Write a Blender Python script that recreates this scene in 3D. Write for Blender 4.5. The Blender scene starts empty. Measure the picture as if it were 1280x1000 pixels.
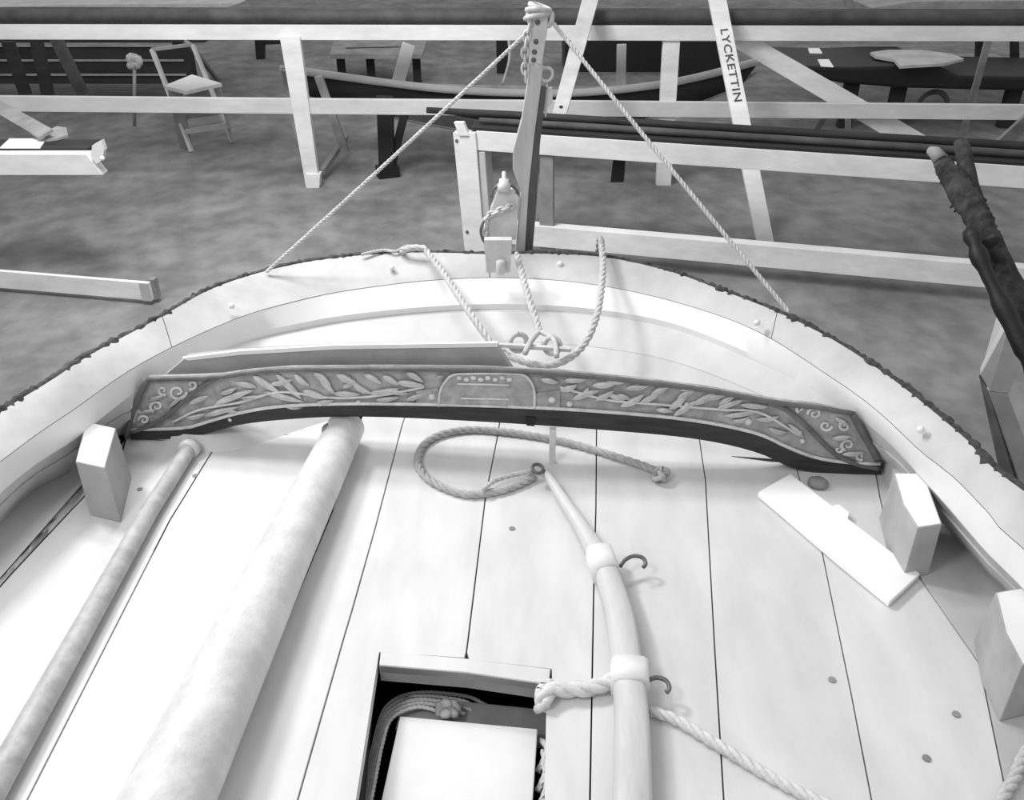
import bpy, bmesh, math, random
from mathutils import Vector, Matrix
random.seed(4)
S = bpy.context.scene
COL = S.collection
V = Vector

# ------------------------------------------------------------------ camera
CAMZ = 2.4
PITCH = math.radians(31.4)
F = 1100.0
cam = bpy.data.cameras.new('camera')
cam.sensor_width = 36.0
cam.lens = 36.0 * F / 1280.0
cam.clip_start = 0.05
cam_o = bpy.data.objects.new('camera', cam)
COL.objects.link(cam_o)
cam_o.location = (0, 0, CAMZ)
cam_o.rotation_euler = (math.pi / 2 - PITCH, 0, 0)
S.camera = cam_o

# ------------------------------------------------------------------ world and lights
w = bpy.data.worlds.new('world')
S.world = w
w.use_nodes = True
w.node_tree.nodes['Background'].inputs[0].default_value = (1.0, 1.0, 1.0, 1)
w.node_tree.nodes['Background'].inputs[1].default_value = 0.50


def area(name, loc, target, size, power):
    l = bpy.data.lights.new(name, 'AREA')
    l.shape = 'SQUARE'
    l.size = size
    l.energy = power
    o = bpy.data.objects.new(name, l)
    COL.objects.link(o)
    o.location = loc
    o.rotation_euler = (V(target) - V(loc)).to_track_quat('-Z', 'Y').to_euler()
    return o


area('workshop_lamp_over_stern', (-2.7, 3.4, 4.2), (-0.2, 1.9, 0.8), 0.6, 88)
area('fill_light_over_deck', (-1.5, 0.4, 3.4), (-0.7, 1.3, 0.8), 0.7, 25)  # added soft fill, no lamp seen here; brightens the near deck
area('fill_light_over_racks', (-1.6, 4.4, 4.6), (-0.8, 7.6, 0.6), 1.5, 170)  # added fill out of view to brighten the rack fronts
S.view_settings.view_transform = 'Standard'
S.view_settings.look = 'None'
S.view_settings.exposure = 0.22
S.view_settings.gamma = 1.0
S.view_settings.use_curve_mapping = False


# ------------------------------------------------------------------ placing: lines of sight meet real planes
def ray(px, py):
    u = (px - 640) / F
    v = (py - 500) / F
    s, c = math.sin(PITCH), math.cos(PITCH)
    return V((u, c - v * s, -(s + v * c)))


def Pz(px, py, z):
    d = ray(px, py)
    return V((0, 0, CAMZ)) + d * ((z - CAMZ) / d.z)


def Py(px, py, Y):
    d = ray(px, py)
    return V((0, 0, CAMZ)) + d * (Y / d.y)


def Pn(px, py, p0, n):
    d = ray(px, py)
    o = V((0, 0, CAMZ))
    return o + d * ((V(p0) - o).dot(n) / d.dot(n))


# ------------------------------------------------------------------ materials
def lin(s):
    s /= 255.0
    return s / 12.92 if s <= 0.04045 else ((s + 0.055) / 1.055) ** 2.4


def mat(name, a, b, scale=6.0, rough=0.6, stretch=None, bump=0.15, bscale=40.0, metal=0.0, detail=6.0, fine=None):
    m = bpy.data.materials.new(name)
    m.use_nodes = True
    nt = m.node_tree
    N, L = nt.nodes, nt.links
    p = N['Principled BSDF']
    p.inputs['Roughness'].default_value = rough
    p.inputs['Metallic'].default_value = metal
    tc = N.new('ShaderNodeTexCoord')
    mp = N.new('ShaderNodeMapping')
    L.new(tc.outputs['Object'], mp.inputs[0])
    if stretch:
        mp.inputs['Scale'].default_value = stretch
    n1 = N.new('ShaderNodeTexNoise')
    n1.inputs['Scale'].default_value = scale
    n1.inputs['Detail'].default_value = detail
    n1.inputs['Roughness'].default_value = 0.6
    L.new(mp.outputs[0], n1.inputs['Vector'])
    r = N.new('ShaderNodeValToRGB')
    r.color_ramp.elements[0].position = 0.32
    r.color_ramp.elements[1].position = 0.68
    la, lb = lin(a), lin(b)
    r.color_ramp.elements[0].color = (la, la, la, 1)
    r.color_ramp.elements[1].color = (lb, lb, lb, 1)
    L.new(n1.outputs[0], r.inputs[0])
    out = r.outputs[0]
    if fine:
        n3 = N.new('ShaderNodeTexNoise')
        n3.inputs['Scale'].default_value = fine[0]
        n3.inputs['Detail'].default_value = 4
        L.new(mp.outputs[0], n3.inputs['Vector'])
        r3 = N.new('ShaderNodeValToRGB')
        r3.color_ramp.elements[0].position = 0.35
        r3.color_ramp.elements[1].position = 0.65
        r3.color_ramp.elements[0].color = (fine[1],) * 3 + (1,)
        r3.color_ramp.elements[1].color = (1, 1, 1, 1)
        L.new(n3.outputs[0], r3.inputs[0])
        mx = N.new('ShaderNodeMix')
        mx.data_type = 'RGBA'
        mx.blend_type = 'MULTIPLY'
        mx.inputs[0].default_value = 1.0
        L.new(out, mx.inputs[6])
        L.new(r3.outputs[0], mx.inputs[7])
        out = mx.outputs[2]
    L.new(out, p.inputs['Base Color'])
    n2 = N.new('ShaderNodeTexNoise')
    n2.inputs['Scale'].default_value = bscale
    n2.inputs['Detail'].default_value = 5
    L.new(mp.outputs[0], n2.inputs['Vector'])
    bp = N.new('ShaderNodeBump')
    bp.inputs['Strength'].default_value = bump
    bp.inputs['Distance'].default_value = 0.01
    L.new(n2.outputs[0], bp.inputs['Height'])
    L.new(bp.outputs[0], p.inputs['Normal'])
    return m


M = {
    'floor': mat('concrete_floor', 112, 150, 1.3, 0.85, (1, .8, 1), 0.3, 14, fine=(5.0, 0.66)),
    'deck': mat('pale_deck_paint', 208, 226, 2.2, 0.55, (1.6, 0.5, 1), 0.06, 30, fine=(9.0, 0.93)),
    'margin': mat('greyer_margin', 178, 200, 3.0, 0.6, None, 0.06, 30),  # right margin plank, greyer than the left one
    'margin_left': mat('pale_margin_paint', 196, 214, 3.0, 0.6, None, 0.06, 30),
    'cap': mat('rail_paint', 174, 202, 3.2, 0.5, None, 0.08, 25, fine=(12.0, 0.93)),
    'bevel': mat('lit_edge_paint', 226, 240, 3.0, 0.45, None, 0.05, 25),  # brighter than the rail: light from above put into the colour
    'bulwark': mat('bulwark_paint', 192, 216, 3.0, 0.55, None, 0.08, 22, fine=(10.0, 0.95)),
    'backing': mat('grey_backing_paint', 150, 172, 9.0, 0.6, None, 0.1, 30),
    'hull': mat('dark_hull_paint', 60, 80, 5.0, 0.6),
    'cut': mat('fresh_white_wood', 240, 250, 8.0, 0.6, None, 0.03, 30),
    'block': mat('shaded_block_side', 152, 180, 6.0, 0.6, None, 0.05, 30),  # timber head sides, darkened in the colour to look shaded
    'fender': mat('tarred_edge', 34, 84, 30.0, 0.9, None, 0.6, 60),
    'beam': mat('white_rack_paint', 214, 238, 3.0, 0.6, (0.6, 2, 2), 0.05, 20, fine=(14.0, 0.93)),
    'beam_grey': mat('greyed_rack_paint', 196, 216, 3.0, 0.6, (0.6, 2, 2), 0.05, 20, fine=(14.0, 0.93)),
    'grey_wood': mat('grey_wood', 120, 158, 5.0, 0.75, None, 0.1, 20),
    'pale_wood': mat('pale_wood', 168, 200, 5.0, 0.7, None, 0.1, 20),
    'dark': mat('dark_wood', 24, 46, 4.0, 0.75, (0.5, 3, 3), 0.2, 20),
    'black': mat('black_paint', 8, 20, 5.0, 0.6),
    'middark': mat('mid_dark_wood', 52, 82, 4.0, 0.75, None, 0.2, 20),
    'carve': mat('carved_wood', 146, 186, 14.0, 0.55, None, 0.4, 50, fine=(40.0, 0.8)),
    'leaf': mat('highlit_leaf_wood', 192, 226, 25.0, 0.42, None, 0.3, 60),  # paler than the panel, relief highlights put into the colour
    'mould': mat('grey_moulding', 92, 116, 18.0, 0.5, None, 0.2, 50),
    'plinth': mat('dark_plinth', 32, 56, 12.0, 0.6, (0.6, 1, 5), 0.3, 50),
    'spar': mat('varnished_spar', 206, 228, 4.0, 0.45, (3, 3, 0.5), 0.15, 30, fine=(10.0, 0.9)),
    'thinspar': mat('thin_spar_wood', 168, 196, 8.0, 0.5, (3, 3, 0.5), 0.15, 30, fine=(18.0, 0.85)),
    'tiller': mat('tiller_wood', 192, 214, 5.0, 0.5, (3, 0.6, 2), 0.12, 30, fine=(14.0, 0.94)),
    'iron_pale': mat('painted_iron', 190, 218, 12.0, 0.4, None, 0.2, 40),
    'iron': mat('dull_iron', 80, 120, 14.0, 0.45, None, 0.3, 50, metal=0.3),
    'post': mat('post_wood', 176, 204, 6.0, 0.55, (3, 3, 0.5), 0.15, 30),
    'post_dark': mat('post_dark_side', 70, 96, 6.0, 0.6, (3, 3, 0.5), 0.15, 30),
    'rope': mat('hemp_rope', 178, 208, 60.0, 0.85, None, 0.3, 200),
    'rope_dim': mat('dull_rope', 162, 190, 60.0, 0.85, None, 0.3, 200),
    'rope_white': mat('white_rope', 208, 226, 60.0, 0.85, None, 0.3, 200),
    'wire': mat('stay_cord', 186, 208, 30.0, 0.7, None, 0.2, 90),
    'bark': mat('rough_bark', 30, 78, 16.0, 0.95, (1, 1, 0.6), 1.0, 30, fine=(50.0, 0.6)),
    'paper': mat('white_board', 246, 252, 5.0, 0.5, None, 0.02, 20),
    'ink': mat('stencil_ink', 60, 90, 20.0, 0.8),
    'lid': mat('box_lid_paint', 224, 238, 4.0, 0.6, None, 0.05, 20),
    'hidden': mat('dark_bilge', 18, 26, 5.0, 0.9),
    'cloth': mat('grey_rag', 150, 200, 30.0, 0.9, None, 0.5, 50),
    'boat_grey': mat('grey_boat_paint', 130, 160, 6.0, 0.6),
}


# ------------------------------------------------------------------ object helpers
def link(o, parent=None):
    COL.objects.link(o)
    if parent is not None:
        o.parent = parent
    return o


def meshobj(name, verts, faces, m, parent=None, smooth=False, origin=None):
    """verts in world space (or the parent's space if the parent is at identity)."""
    me = bpy.data.meshes.new(name)
    off = V((0, 0, 0))
    if parent is not None:
        off = origin_of(parent)
    me.from_pydata([tuple(V(v) - off) for v in verts], [], faces)
    bm = bmesh.new()
    bm.from_mesh(me)
    bmesh.ops.recalc_face_normals(bm, faces=bm.faces)
    bm.to_mesh(me)
    bm.free()
    if isinstance(m, (list, tuple)):
        for k in m:
            me.materials.append(k)
    else:
        me.materials.append(m)
    if smooth:
        for p in me.polygons:
            p.use_smooth = True
    me.update()
    o = bpy.data.objects.new(name, me)
    return link(o, parent)


def origin_of(o):
    p = V(o.location)
    while o.parent is not None:
        o = o.parent
        p = p + V(o.location)
    return p


def tag(o, label=None, cat=None, group=None, kind=None):
    if label: o['label'] = label
    if cat: o['category'] = cat
    if group: o['group'] = group
    if kind: o['kind'] = kind
    return o


def thing(name, label, cat, loc=(0, 0, 0), group=None):
    o = bpy.data.objects.new(name, None)
    o.empty_display_size = 0.1
    link(o)
    o.location = loc
    return tag(o, label, cat, group)


class MB:
    def __init__(self):
        self.v = []
        self.f = []

    def add(self, v, f):
        b = len(self.v)
        self.v += [V(x) for x in v]
        self.f += [tuple(i + b for i in q) for q in f]
        return self

    def build(self, name, m, parent=None, smooth=False, bevel=0):
        o = meshobj(name, self.v, self.f, m, parent, smooth)
        if bevel:
            bev(o, bevel)
        return o


def soft(o, deg=32):
    for p in o.data.polygons:
        p.use_smooth = True
    o.data.set_sharp_from_angle(angle=math.radians(deg))
    return o


def bev(o, wd):
    bm = bmesh.new()
    bm.from_mesh(o.data)
    ed = [e for e in bm.edges if len(e.link_faces) == 2 and e.calc_face_angle(0) > 0.5]
    bmesh.ops.bevel(bm, geom=ed, offset=wd, segments=2, affect='EDGES', profile=0.6, clamp_overlap=True)
    bm.to_mesh(o.data)
    bm.free()


def bar(p0, p1, wd, hd, up=(0, 0, 1), w1=None, h1=None):
    """box from p0 to p1 along its axis; wd across, hd along 'up'."""
    p0, p1 = V(p0), V(p1)
    a = (p1 - p0).normalized()
    u = V(up)
    u = (u - a * u.dot(a))
    u.normalize()
    s = a.cross(u)
    w1 = wd if w1 is None else w1
    h1 = hd if h1 is None else h1
    vs = []
    for p, W, H in ((p0, wd, hd), (p1, w1, h1)):
        for i, j in ((-1, -1), (1, -1), (1, 1), (-1, 1)):
            vs.append(p + s * (W / 2 * i) + u * (H / 2 * j))
    return vs, [(0, 1, 2, 3), (4, 5, 6, 7), (0, 1, 5, 4), (1, 2, 6, 5), (2, 3, 7, 6), (3, 0, 4, 7)]


def barobj(name, p0, p1, wd, hd, m, parent=None, up=(0, 0, 1), bevel=0.004, **k):
    return MB().add(*bar(p0, p1, wd, hd, up, **k)).build(name, m, parent, bevel=bevel)


def prism(poly, d):
    """closed polygon (world points) pushed by vector d."""
    n = len(poly)
    d = V(d)
    vs = [V(p) for p in poly] + [V(p) + d for p in poly]
    fs = [tuple(range(n)), tuple(range(2 * n - 1, n - 1, -1))]
    for i in range(n):
        j = (i + 1) % n
        fs.append((i, j, j + n, i + n))
    return vs, fs


def catmull(pts, n, closed=False):
    """n points evenly spaced along a smooth curve through pts."""
    P = [V(p) for p in pts]
    fine = []
    m = len(P)
    segs = m if closed else m - 1
    for i in range(segs):
        if closed:
            a, b, c, d = P[(i - 1) % m], P[i], P[(i + 1) % m], P[(i + 2) % m]
        else:
            b, c = P[i], P[i + 1]
            a = P[i - 1] if i else b * 2 - c
            d = P[i + 2] if i + 2 < m else c * 2 - b
        for k in range(16):
            t = k / 16
            fine.append(0.5 * ((2 * b) + (c - a) * t + (2 * a - 5 * b + 4 * c - d) * t * t + (3 * b - a - 3 * c + d) * t ** 3))
    fine.append(P[0] if closed else P[-1])
    L = [0]
    for i in range(1, len(fine)):
        L.append(L[-1] + (fine[i] - fine[i - 1]).length)
    out = []
    j = 0
    for k in range(n):
        s = L[-1] * k / (n - 1)
        while j < len(L) - 2 and L[j + 1] < s:
            j += 1
        t = (s - L[j]) / max(1e-9, L[j + 1] - L[j])
        out.append(fine[j].lerp(fine[j + 1], t))
    return out


def frames(pts):
    n = len(pts)
    T = []
    for i in range(n):
        a = pts[max(0, i - 1)]
        b = pts[min(n - 1, i + 1)]
        T.append((b - a).normalized())
    up = V((0, 0, 1)) if abs(T[0].z) < 0.9 else V((0, 1, 0))
    N = (up - T[0] * up.dot(T[0])).normalized()
    out = []
    for i in range(n):
        N = (N - T[i] * N.dot(T[i])).normalized()
        out.append((T[i], N, T[i].cross(N)))
    return out


def tube(pts, r, sides=8, cap=True, ry=1.0):
    fr = frames(pts)
    n = len(pts)
    vs, fs = [], []
    for i, p in enumerate(pts):
        R = r[i] if isinstance(r, (list, tuple)) else r
        _, A, B = fr[i]
        for k in range(sides):
            a = 2 * math.pi * k / sides
            vs.append(p + A * (R * ry * math.cos(a)) + B * (R * math.sin(a)))
    for i in range(n - 1):
        for k in range(sides):
            q = (k + 1) % sides
            fs.append((i * sides + k, i * sides + q, (i + 1) * sides + q, (i + 1) * sides + k))
    if cap:
        fs.append(tuple(range(sides)))
        fs.append(tuple(range((n - 1) * sides, n * sides)))
    return vs, fs


def rope_mesh(pts, r, turns_per_m=None, sides=6):
    """three-strand laid rope: three helical strands round the path."""
    L = sum((V(pts[i + 1]) - V(pts[i])).length for i in range(len(pts) - 1))
    pitch = r * 7.0
    n = max(8, int(L / pitch * 10))
    c = catmull(pts, n)
    fr = frames(c)
    mb = MB()
    for s in range(3):
        sp = []
        for i, p in enumerate(c):
            a = 2 * math.pi * (s / 3 + (L * i / (n - 1)) / pitch)
            _, A, B = fr[i]
            sp.append(p + (A * math.cos(a) + B * math.sin(a)) * (r * 0.5))
        mb.add(*tube(sp, r * 0.58, sides))
    return mb


def ring_pts(c, n, R, k=20, a0=0, a1=2 * math.pi, ref=None):
    n = V(n).normalized()
    ref = V(ref) if ref else (V((0, 0, 1)) if abs(n.z) < 0.9 else V((1, 0, 0)))
    A = (ref - n * ref.dot(n)).normalized()
    B = n.cross(A)
    return [V(c) + (A * math.cos(a0 + (a1 - a0) * i / k) + B * math.sin(a0 + (a1 - a0) * i / k)) * R for i in range(k + 1)]


def lathe(p0, axis, prof, sides=14):
    """prof: list of (distance along the axis, radius)."""
    ax = V(axis).normalized()
    return tube([V(p0) + ax * d for d, r in prof], [max(r, 1e-4) for d, r in prof], sides)


def blob(c, rx, ry, rz, seg=10, rot=None):
    vs, fs = [], []
    R = rot or Matrix.Identity(3)
    rings = seg // 2
    vs.append(V(c) + R @ V((0, 0, rz)))
    for i in range(1, rings):
        t = math.pi * i / rings
        for k in range(seg):
            a = 2 * math.pi * k / seg
            vs.append(V(c) + R @ V((rx * math.sin(t) * math.cos(a), ry * math.sin(t) * math.sin(a), rz * math.cos(t))))
    vs.append(V(c) + R @ V((0, 0, -rz)))
    for k in range(seg):
        fs.append((0, 1 + k, 1 + (k + 1) % seg))
    for i in range(rings - 2):
        for k in range(seg):
            a = 1 + i * seg
            q = (k + 1) % seg
            fs.append((a + k, a + seg + k, a + seg + q, a + q))
    b = 1 + (rings - 2) * seg
    e = len(vs) - 1
    for k in range(seg):
        fs.append((e, b + (k + 1) % seg, b + k))
    return vs, fs


def loft(curves):
    n = len(curves[0])
    vs = [p for c in curves for p in c]
    fs = []
    for j in range(len(curves) - 1):
        for i in range(n - 1):
            fs.append((j * n + i, j * n + i + 1, (j + 1) * n + i + 1, (j + 1) * n + i))
    return vs, fs


def loop_loft(curves):
    """closed section: the last curve joins the first, ends capped."""
    vs, fs = loft(list(curves) + [curves[0]])
    n = len(curves[0])
    k = len(curves)
    vs = vs[:n * k]
    fs = [tuple(i % (n * k) for i in f) for f in fs]
    fs.append(tuple(j * n for j in range(k)))
    fs.append(tuple(j * n + n - 1 for j in range(k)))
    return vs, fs


# ------------------------------------------------------------------ floor
mb = MB()
gx, gy = 40, 40
vs = [(-16 + 32 * i / gx, -6 + 32 * j / gy, 0) for j in range(gy + 1) for i in range(gx + 1)]
fs = [(j * (gx + 1) + i, j * (gx + 1) + i + 1, (j + 1) * (gx + 1) + i + 1, (j + 1) * (gx + 1) + i) for j in range(gy) for i in range(gx)]
fl = meshobj('floor', vs, fs, M['floor'])
fl['kind'] = 'structure'

# ------------------------------------------------------------------ the boat
DZ = 0.76
RZ, AZ, BZ = 1.095, 1.035, 0.97
boat = thing('wooden_boat', 'broad-sterned open wooden boat, pale painted planked deck inside a curved bulwark', 'boat', (0, 1.5, 0))
NC = 190


def pz_list(l, z): return [Pz(x, y, z) for x, y in l]


rim = [V((-1.98, -0.6, RZ)), V((-1.93, 0.3, RZ)), V((-1.74, 1.15, RZ))] + pz_list(
    [(0, 515), (60, 478), (110, 445), (160, 418), (200, 397), (260, 363), (320, 342), (380, 328), (440, 320), (500, 316), (560, 316), (620, 318), (680, 317), (760, 322),
     (840, 340), (900, 362), (960, 385), (1010, 408), (1060, 436), (1120, 477), (1170, 517), (1210, 551), (1280, 614)], RZ) + [V((1.58, 0.9, RZ)), V((1.78, 0.2, RZ)), V((1.82, -0.6, RZ))]
lineA = [V((-1.80, -0.6, AZ)), V((-1.75, 0.3, AZ)), V((-1.58, 1.05, AZ))] + pz_list(
    [(0, 577), (90, 513), (180, 452), (290, 400), (370, 376), (440, 362), (540, 350), (640, 347), (740, 355), (840, 376), (943, 412), (1046, 476), (1100, 516), (1150, 563),
     (1192, 596), (1235, 640), (1280, 686)], AZ) + [V((1.43, 0.8, AZ)), V((1.57, 0.1, AZ)), V((1.60, -0.6, AZ))]
lineB = [V((-1.74, -0.6, BZ)), V((-1.69, 0.3, BZ)), V((-1.52, 1.0, BZ))] + pz_list(
    [(0, 606), (93, 540), (182, 474), (290, 425), (370, 405), (440, 393), (540, 383), (640, 380), (740, 386), (840, 404), (943, 444), (1040, 492), (1100, 534), (1150, 584),
     (1186, 624), (1235, 680), (1280, 724)], BZ) + [V((1.37, 0.75, BZ)), V((1.51, 0.1, BZ)), V((1.54, -0.6, BZ))]
DC = [V((-1.62, -0.6, DZ)), V((-1.56, 0.2, DZ)), V((-1.46, 0.9, DZ))] + pz_list([(0, 655), (85, 590), (158, 542)], DZ) + \
     [V((-0.95, 2.36, DZ)), V((-0.6, 2.56, DZ)), V((-0.2, 2.64, DZ)), V((0.2, 2.64, DZ)), V((0.6, 2.52, DZ)), V((0.88, 2.34, DZ))] + \
     pz_list([(1100, 580), (1178, 655), (1240, 724), (1290, 782)], DZ) + [V((1.22, 0.7, DZ)), V((1.40, 0.1, DZ)), V((1.44, -0.6, DZ))]


def polar(curve):
    """resample a curve at even angles about the middle of the boat"""
    P = catmull(curve, 900)
    ox, oy = 0.0, 0.4
    ang = [math.atan2(p.y - oy, p.x - ox) for p in P]
    ang = [a + 2 * math.pi if a < -math.pi / 2 else a for a in ang]
    out = []
    a0, a1 = math.radians(205), math.radians(-25)
    for i in range(NC):
        t = a0 + (a1 - a0) * i / (NC - 1)
        j = 0
        while j < len(P) - 2 and ang[j + 1] > t:
            j += 1
        f = (t - ang[j]) / (ang[j + 1] - ang[j]) if abs(ang[j + 1] - ang[j]) > 1e-9 else 0
        out.append(P[j].lerp(P[j + 1], max(0, min(1, f))))
    return out


cR, cA, cB, cD = [polar(c) for c in (rim, lineA, lineB, DC)]
dn = lambda c, z: [p + V((0, 0, z)) for p in c]


def outset(c, d):
    out = []
    for i, p in enumerate(c):
        a, b = c[max(0, i - 1)], c[min(len(c) - 1, i + 1)]
        t = (b - a).normalized()
        out.append(p + V((-t.y, t.x, 0)) * d)
    return out


# cap rail, built in scarfed lengths so that the joints show
cuts = [0, 46, 72, 93, 112, 146, NC - 1]
for k in range(len(cuts) - 1):
    a, b = cuts[k], cuts[k + 1] + 1
    g = 0.0015 if k else 0
    top = [cR[a:b], [x.lerp(y, 0.5) + V((0, 0, 0.006)) for x, y in zip(cR[a:b], cA[a:b])], cA[a:b]]
    sec = top + [dn(outset(cA, 0.03)[a:b], -0.025), dn(cR[a:b], -0.05)]
    vs, fs = loop_loft(sec)
    if k:
        t = (cR[a + 1] - cR[a]).normalized()
        n = b - a
        for j in range(len(sec)):
            vs[j * n] = vs[j * n] + t * 0.003
    soft(meshobj('cap_rail', vs, fs, M['cap'], boat))
# rounded bright inner edge strip under the cap
vs, fs = loop_loft([dn(cA, -0.002), cB, dn(cB, -0.022), dn(cA, -0.03)])
soft(meshobj('rail_clamp', vs, fs, M['bevel'], boat))
# inner bulwark strakes (three, each a step proud of the next)
oB = dn(cB, -0.02)
for k, (t0, t1, off) in enumerate(((0.0, 0.36, 0.0), (0.36, 0.7, 0.006), (0.7, 1.0, 0.0))):
    a = [x.lerp(y, t0) + V((0, 0, -0.001)) for x, y in zip(oB, cD)]
    b = [x.lerp(y, t1) for x, y in zip(oB, cD)]
    a = outset(a, -off); b = outset(b, -off)
    vs, fs = loop_loft([a, b, outset(b, 0.03), outset(a, 0.03)])
    soft(meshobj('bulwark_strake', vs, fs, M['bulwark'], boat))
# outside strakes down to the keel
hull_c = []
oD = outset(cD, 0.10)
CE = V((0, 0.5, 0))
belly = []
for p, q in zip(cR, oD):
    a_ = V((p.x, p.y, 0)) - CE
    b_ = V((q.x, q.y, 0)) - CE
    belly.append(a_ if a_.length > b_.length else a_.normalized() * b_.length)
for t, z in ((0.0, 1.045), (0.45, 0.95), (0.8, 0.86), (1.0, 0.72)):
    hull_c.append([V((p.x, p.y, 0)).lerp(CE + h_, t) + V((0, 0, z)) for p, h_ in zip(cR, belly)])
for k_, z in ((0.93, 0.50), (0.78, 0.28), (0.55, 0.12), (0.25, 0.03)):
    hull_c.append([V((h_.x * k_, (h_.y * k_ if h_.y > 0 else h_.y) + CE.y, z)) for h_ in belly])
for k in range(len(hull_c) - 1):
    a, b = hull_c[k], dn(hull_c[k + 1], -0.004)
    vs, fs = loop_loft([outset(a, 0.0), outset(b, 0.012), outset(b, -0.02), outset(a, -0.02)])
    soft(meshobj('hull_strake', vs, fs, M['hull'], boat))
# rough tarred edge band along the outside of the rail
ep = outset(cR, 0.011)
fine = catmull(ep, 700)
vs, fs = tube([p + V((random.uniform(-.003, .003), random.uniform(-.003, .003), -0.012 + random.uniform(-.003, .004))) for p in fine],
              [0.0165 + random.uniform(-0.003, 0.004) for _ in fine], 7)
meshobj('edge_band', vs, fs, M['fender'], boat)['label'] = 'rough dark tarred band along the rail edge'

# deck planks: seams from stern to frame bottom, as world lines on the deck


def Dp(x, y): return Pz(x, y, DZ)


def seam_at(s, y):
    """x of a seam polyline at image row y"""
    for i in range(len(s) - 1):
        if s[i][1] <= y <= s[i + 1][1]:
            t = (y - s[i][1]) / (s[i + 1][1] - s[i][1])
            return s[i][0] + t * (s[i + 1][0] - s[i][0])
    return s[-1][0]


BY = 1180
stern = 505
mL = [(170, stern), (150, 575), (90, 637), (14, 718), (-120, 870), (-420, 1230)]
sA = [(335, stern), (268, 560), (212, 651), (36, 996), (-60, 1180)]
sT = [(455, stern), (412, 640), (345, 800), (262, 1000), (190, 1180)]
s1 = [(512, stern), (503, 530), (469, 660), (440, 763), (429, 800), (372, 1000), (322, 1180)]
s2 = [(628, stern), (622, 545), (607, 620), (585, 800), (583, 815), (560, 1000), (540, 1180)]
s3 = [(746, stern), (745, 635), (743, 700), (738, 975), (734, 1180)]
s4 = [(868, stern), (882, 600), (893, 800), (905, 1000), (915, 1180)]
s5 = [(975, stern), (1000, 600), (1028, 690), (1065, 870), (1090, 1000), (1130, 1180)]
mR = [(1080, stern), (1100, 620), (1112, 672), (1150, 722), (1225, 830), (1260, 1000), (1300, 1180)]
GAP = 0.0019


OUT2 = [(p.x, p.y) for p in outset(cD, 0.004)]


def inside(p):
    c = False
    n = len(OUT2)
    for i in range(n):
        x0, y0 = OUT2[i]; x1, y1 = OUT2[(i + 1) % n]
        if (y0 > p.y) != (y1 > p.y) and p.x < (x1 - x0) * (p.y - y0) / (y1 - y0) + x0:
            c = not c
    return c


def start(s):
    y = stern
    while y < 900 and not inside(Dp(seam_at(s, y), y)):
        y += 0.5
    return y


def side(s, off, y1=BY):
    y0 = start(s)
    ys = sorted(set([y0] + [p[1] for p in s if y0 < p[1] < y1] + [y1]))
    return [Dp(seam_at(s, y), y) + V((off, 0, 0)) for y in ys]


def edge(x0, x1):
    """deck outline points between two stern corners, left to right"""
    return [V((q[0], q[1], DZ)) for q in OUT2 if x0 + .008 < q[0] < x1 - .008 and q[1] > 1.0]


def plank(poly, m=M['deck'], name='deck_plank', th=0.032, dz=0.0):
    vs, fs = prism([p + V((0, 0, dz)) for p in poly], (0, 0, -th))
    me = meshobj(name, vs, fs, m, boat)
    bev(me, 0.0012)
    return me


def strip(a, b, ga=GAP, gb=GAP, **k):
    A_, B_ = side(a, ga), side(b, -gb)
    plank(A_ + B_[::-1] + edge(A_[0].x, B_[0].x)[::-1], dz=random.uniform(-0.001, 0.001), **k)


strip(mL, sA)
strip(sA, sT, gb=0.009)
HW = [(475, 815), (445, 1000), (418, 1180)]
HE = [(682, 880), (680, 1000), (678, 1180)]
strip(sT, s1, ga=0.009)
# planks cut by the hatch
plank(side(s1, GAP) + [Dp(420, BY)] + [Dp(445, 1000), Dp(474, 815)] + [Dp(580, 822)] + side(s2, -GAP, y1=815)[::-1] + edge(side(s1, GAP)[0].x, side(s2, -GAP)[0].x)[::-1])
plank(side(s2, GAP, y1=815) + [Dp(587, 824), Dp(690, 836), Dp(690, 858)] + [Dp(683, 880), Dp(681, 1000), Dp(678, BY)] + side(s3, -GAP)[::-1] + edge(side(s2, GAP)[0].x, side(s3, -GAP)[0].x)[::-1])
strip(s3, s4)
strip(s4, s5)
strip(s5, mR)
# margin planks that follow the bulwark
half = NC // 2
mLp = side(mL, -GAP)
oo = [V((q[0], q[1], DZ)) for q in OUT2]
l_out = [p for p in oo if p.x < 0 and 0.45 < p.y < mLp[0].y - .005]
plank(mLp[:-1] + [p for p in l_out if p.y < mLp[-2].y + 9], m=M['margin_left'], name='margin_plank')
mRp = side(mR, GAP)
r_out = [p for p in oo if p.x > 0 and 0.85 < p.y < mRp[0].y - .005]
plank(mRp + r_out[::-1], m=M['margin'], name='margin_plank')['label'] = 'greyer margin plank along the right bulwark'
# header across the far side of the hatch, a shade below the planks
hd = [Dp(476, 815), Dp(583, 824), Dp(688, 837), Dp(686, 856), Dp(583, 841), Dp(474, 832)]
vs, fs = prism([p + V((0, 0, -0.002)) for p in hd], (0, 0, -0.05))
meshobj('hatch_header', vs, fs, M['grey_wood'], boat)
hd2 = [p + V((0, 0, 0.003)) for p in hd]
vs, fs = prism(hd2, (0, 0, -0.028))
o = meshobj('hatch_header_cap', vs, fs, M['deck'], boat); bev(o, 0.003)
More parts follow.
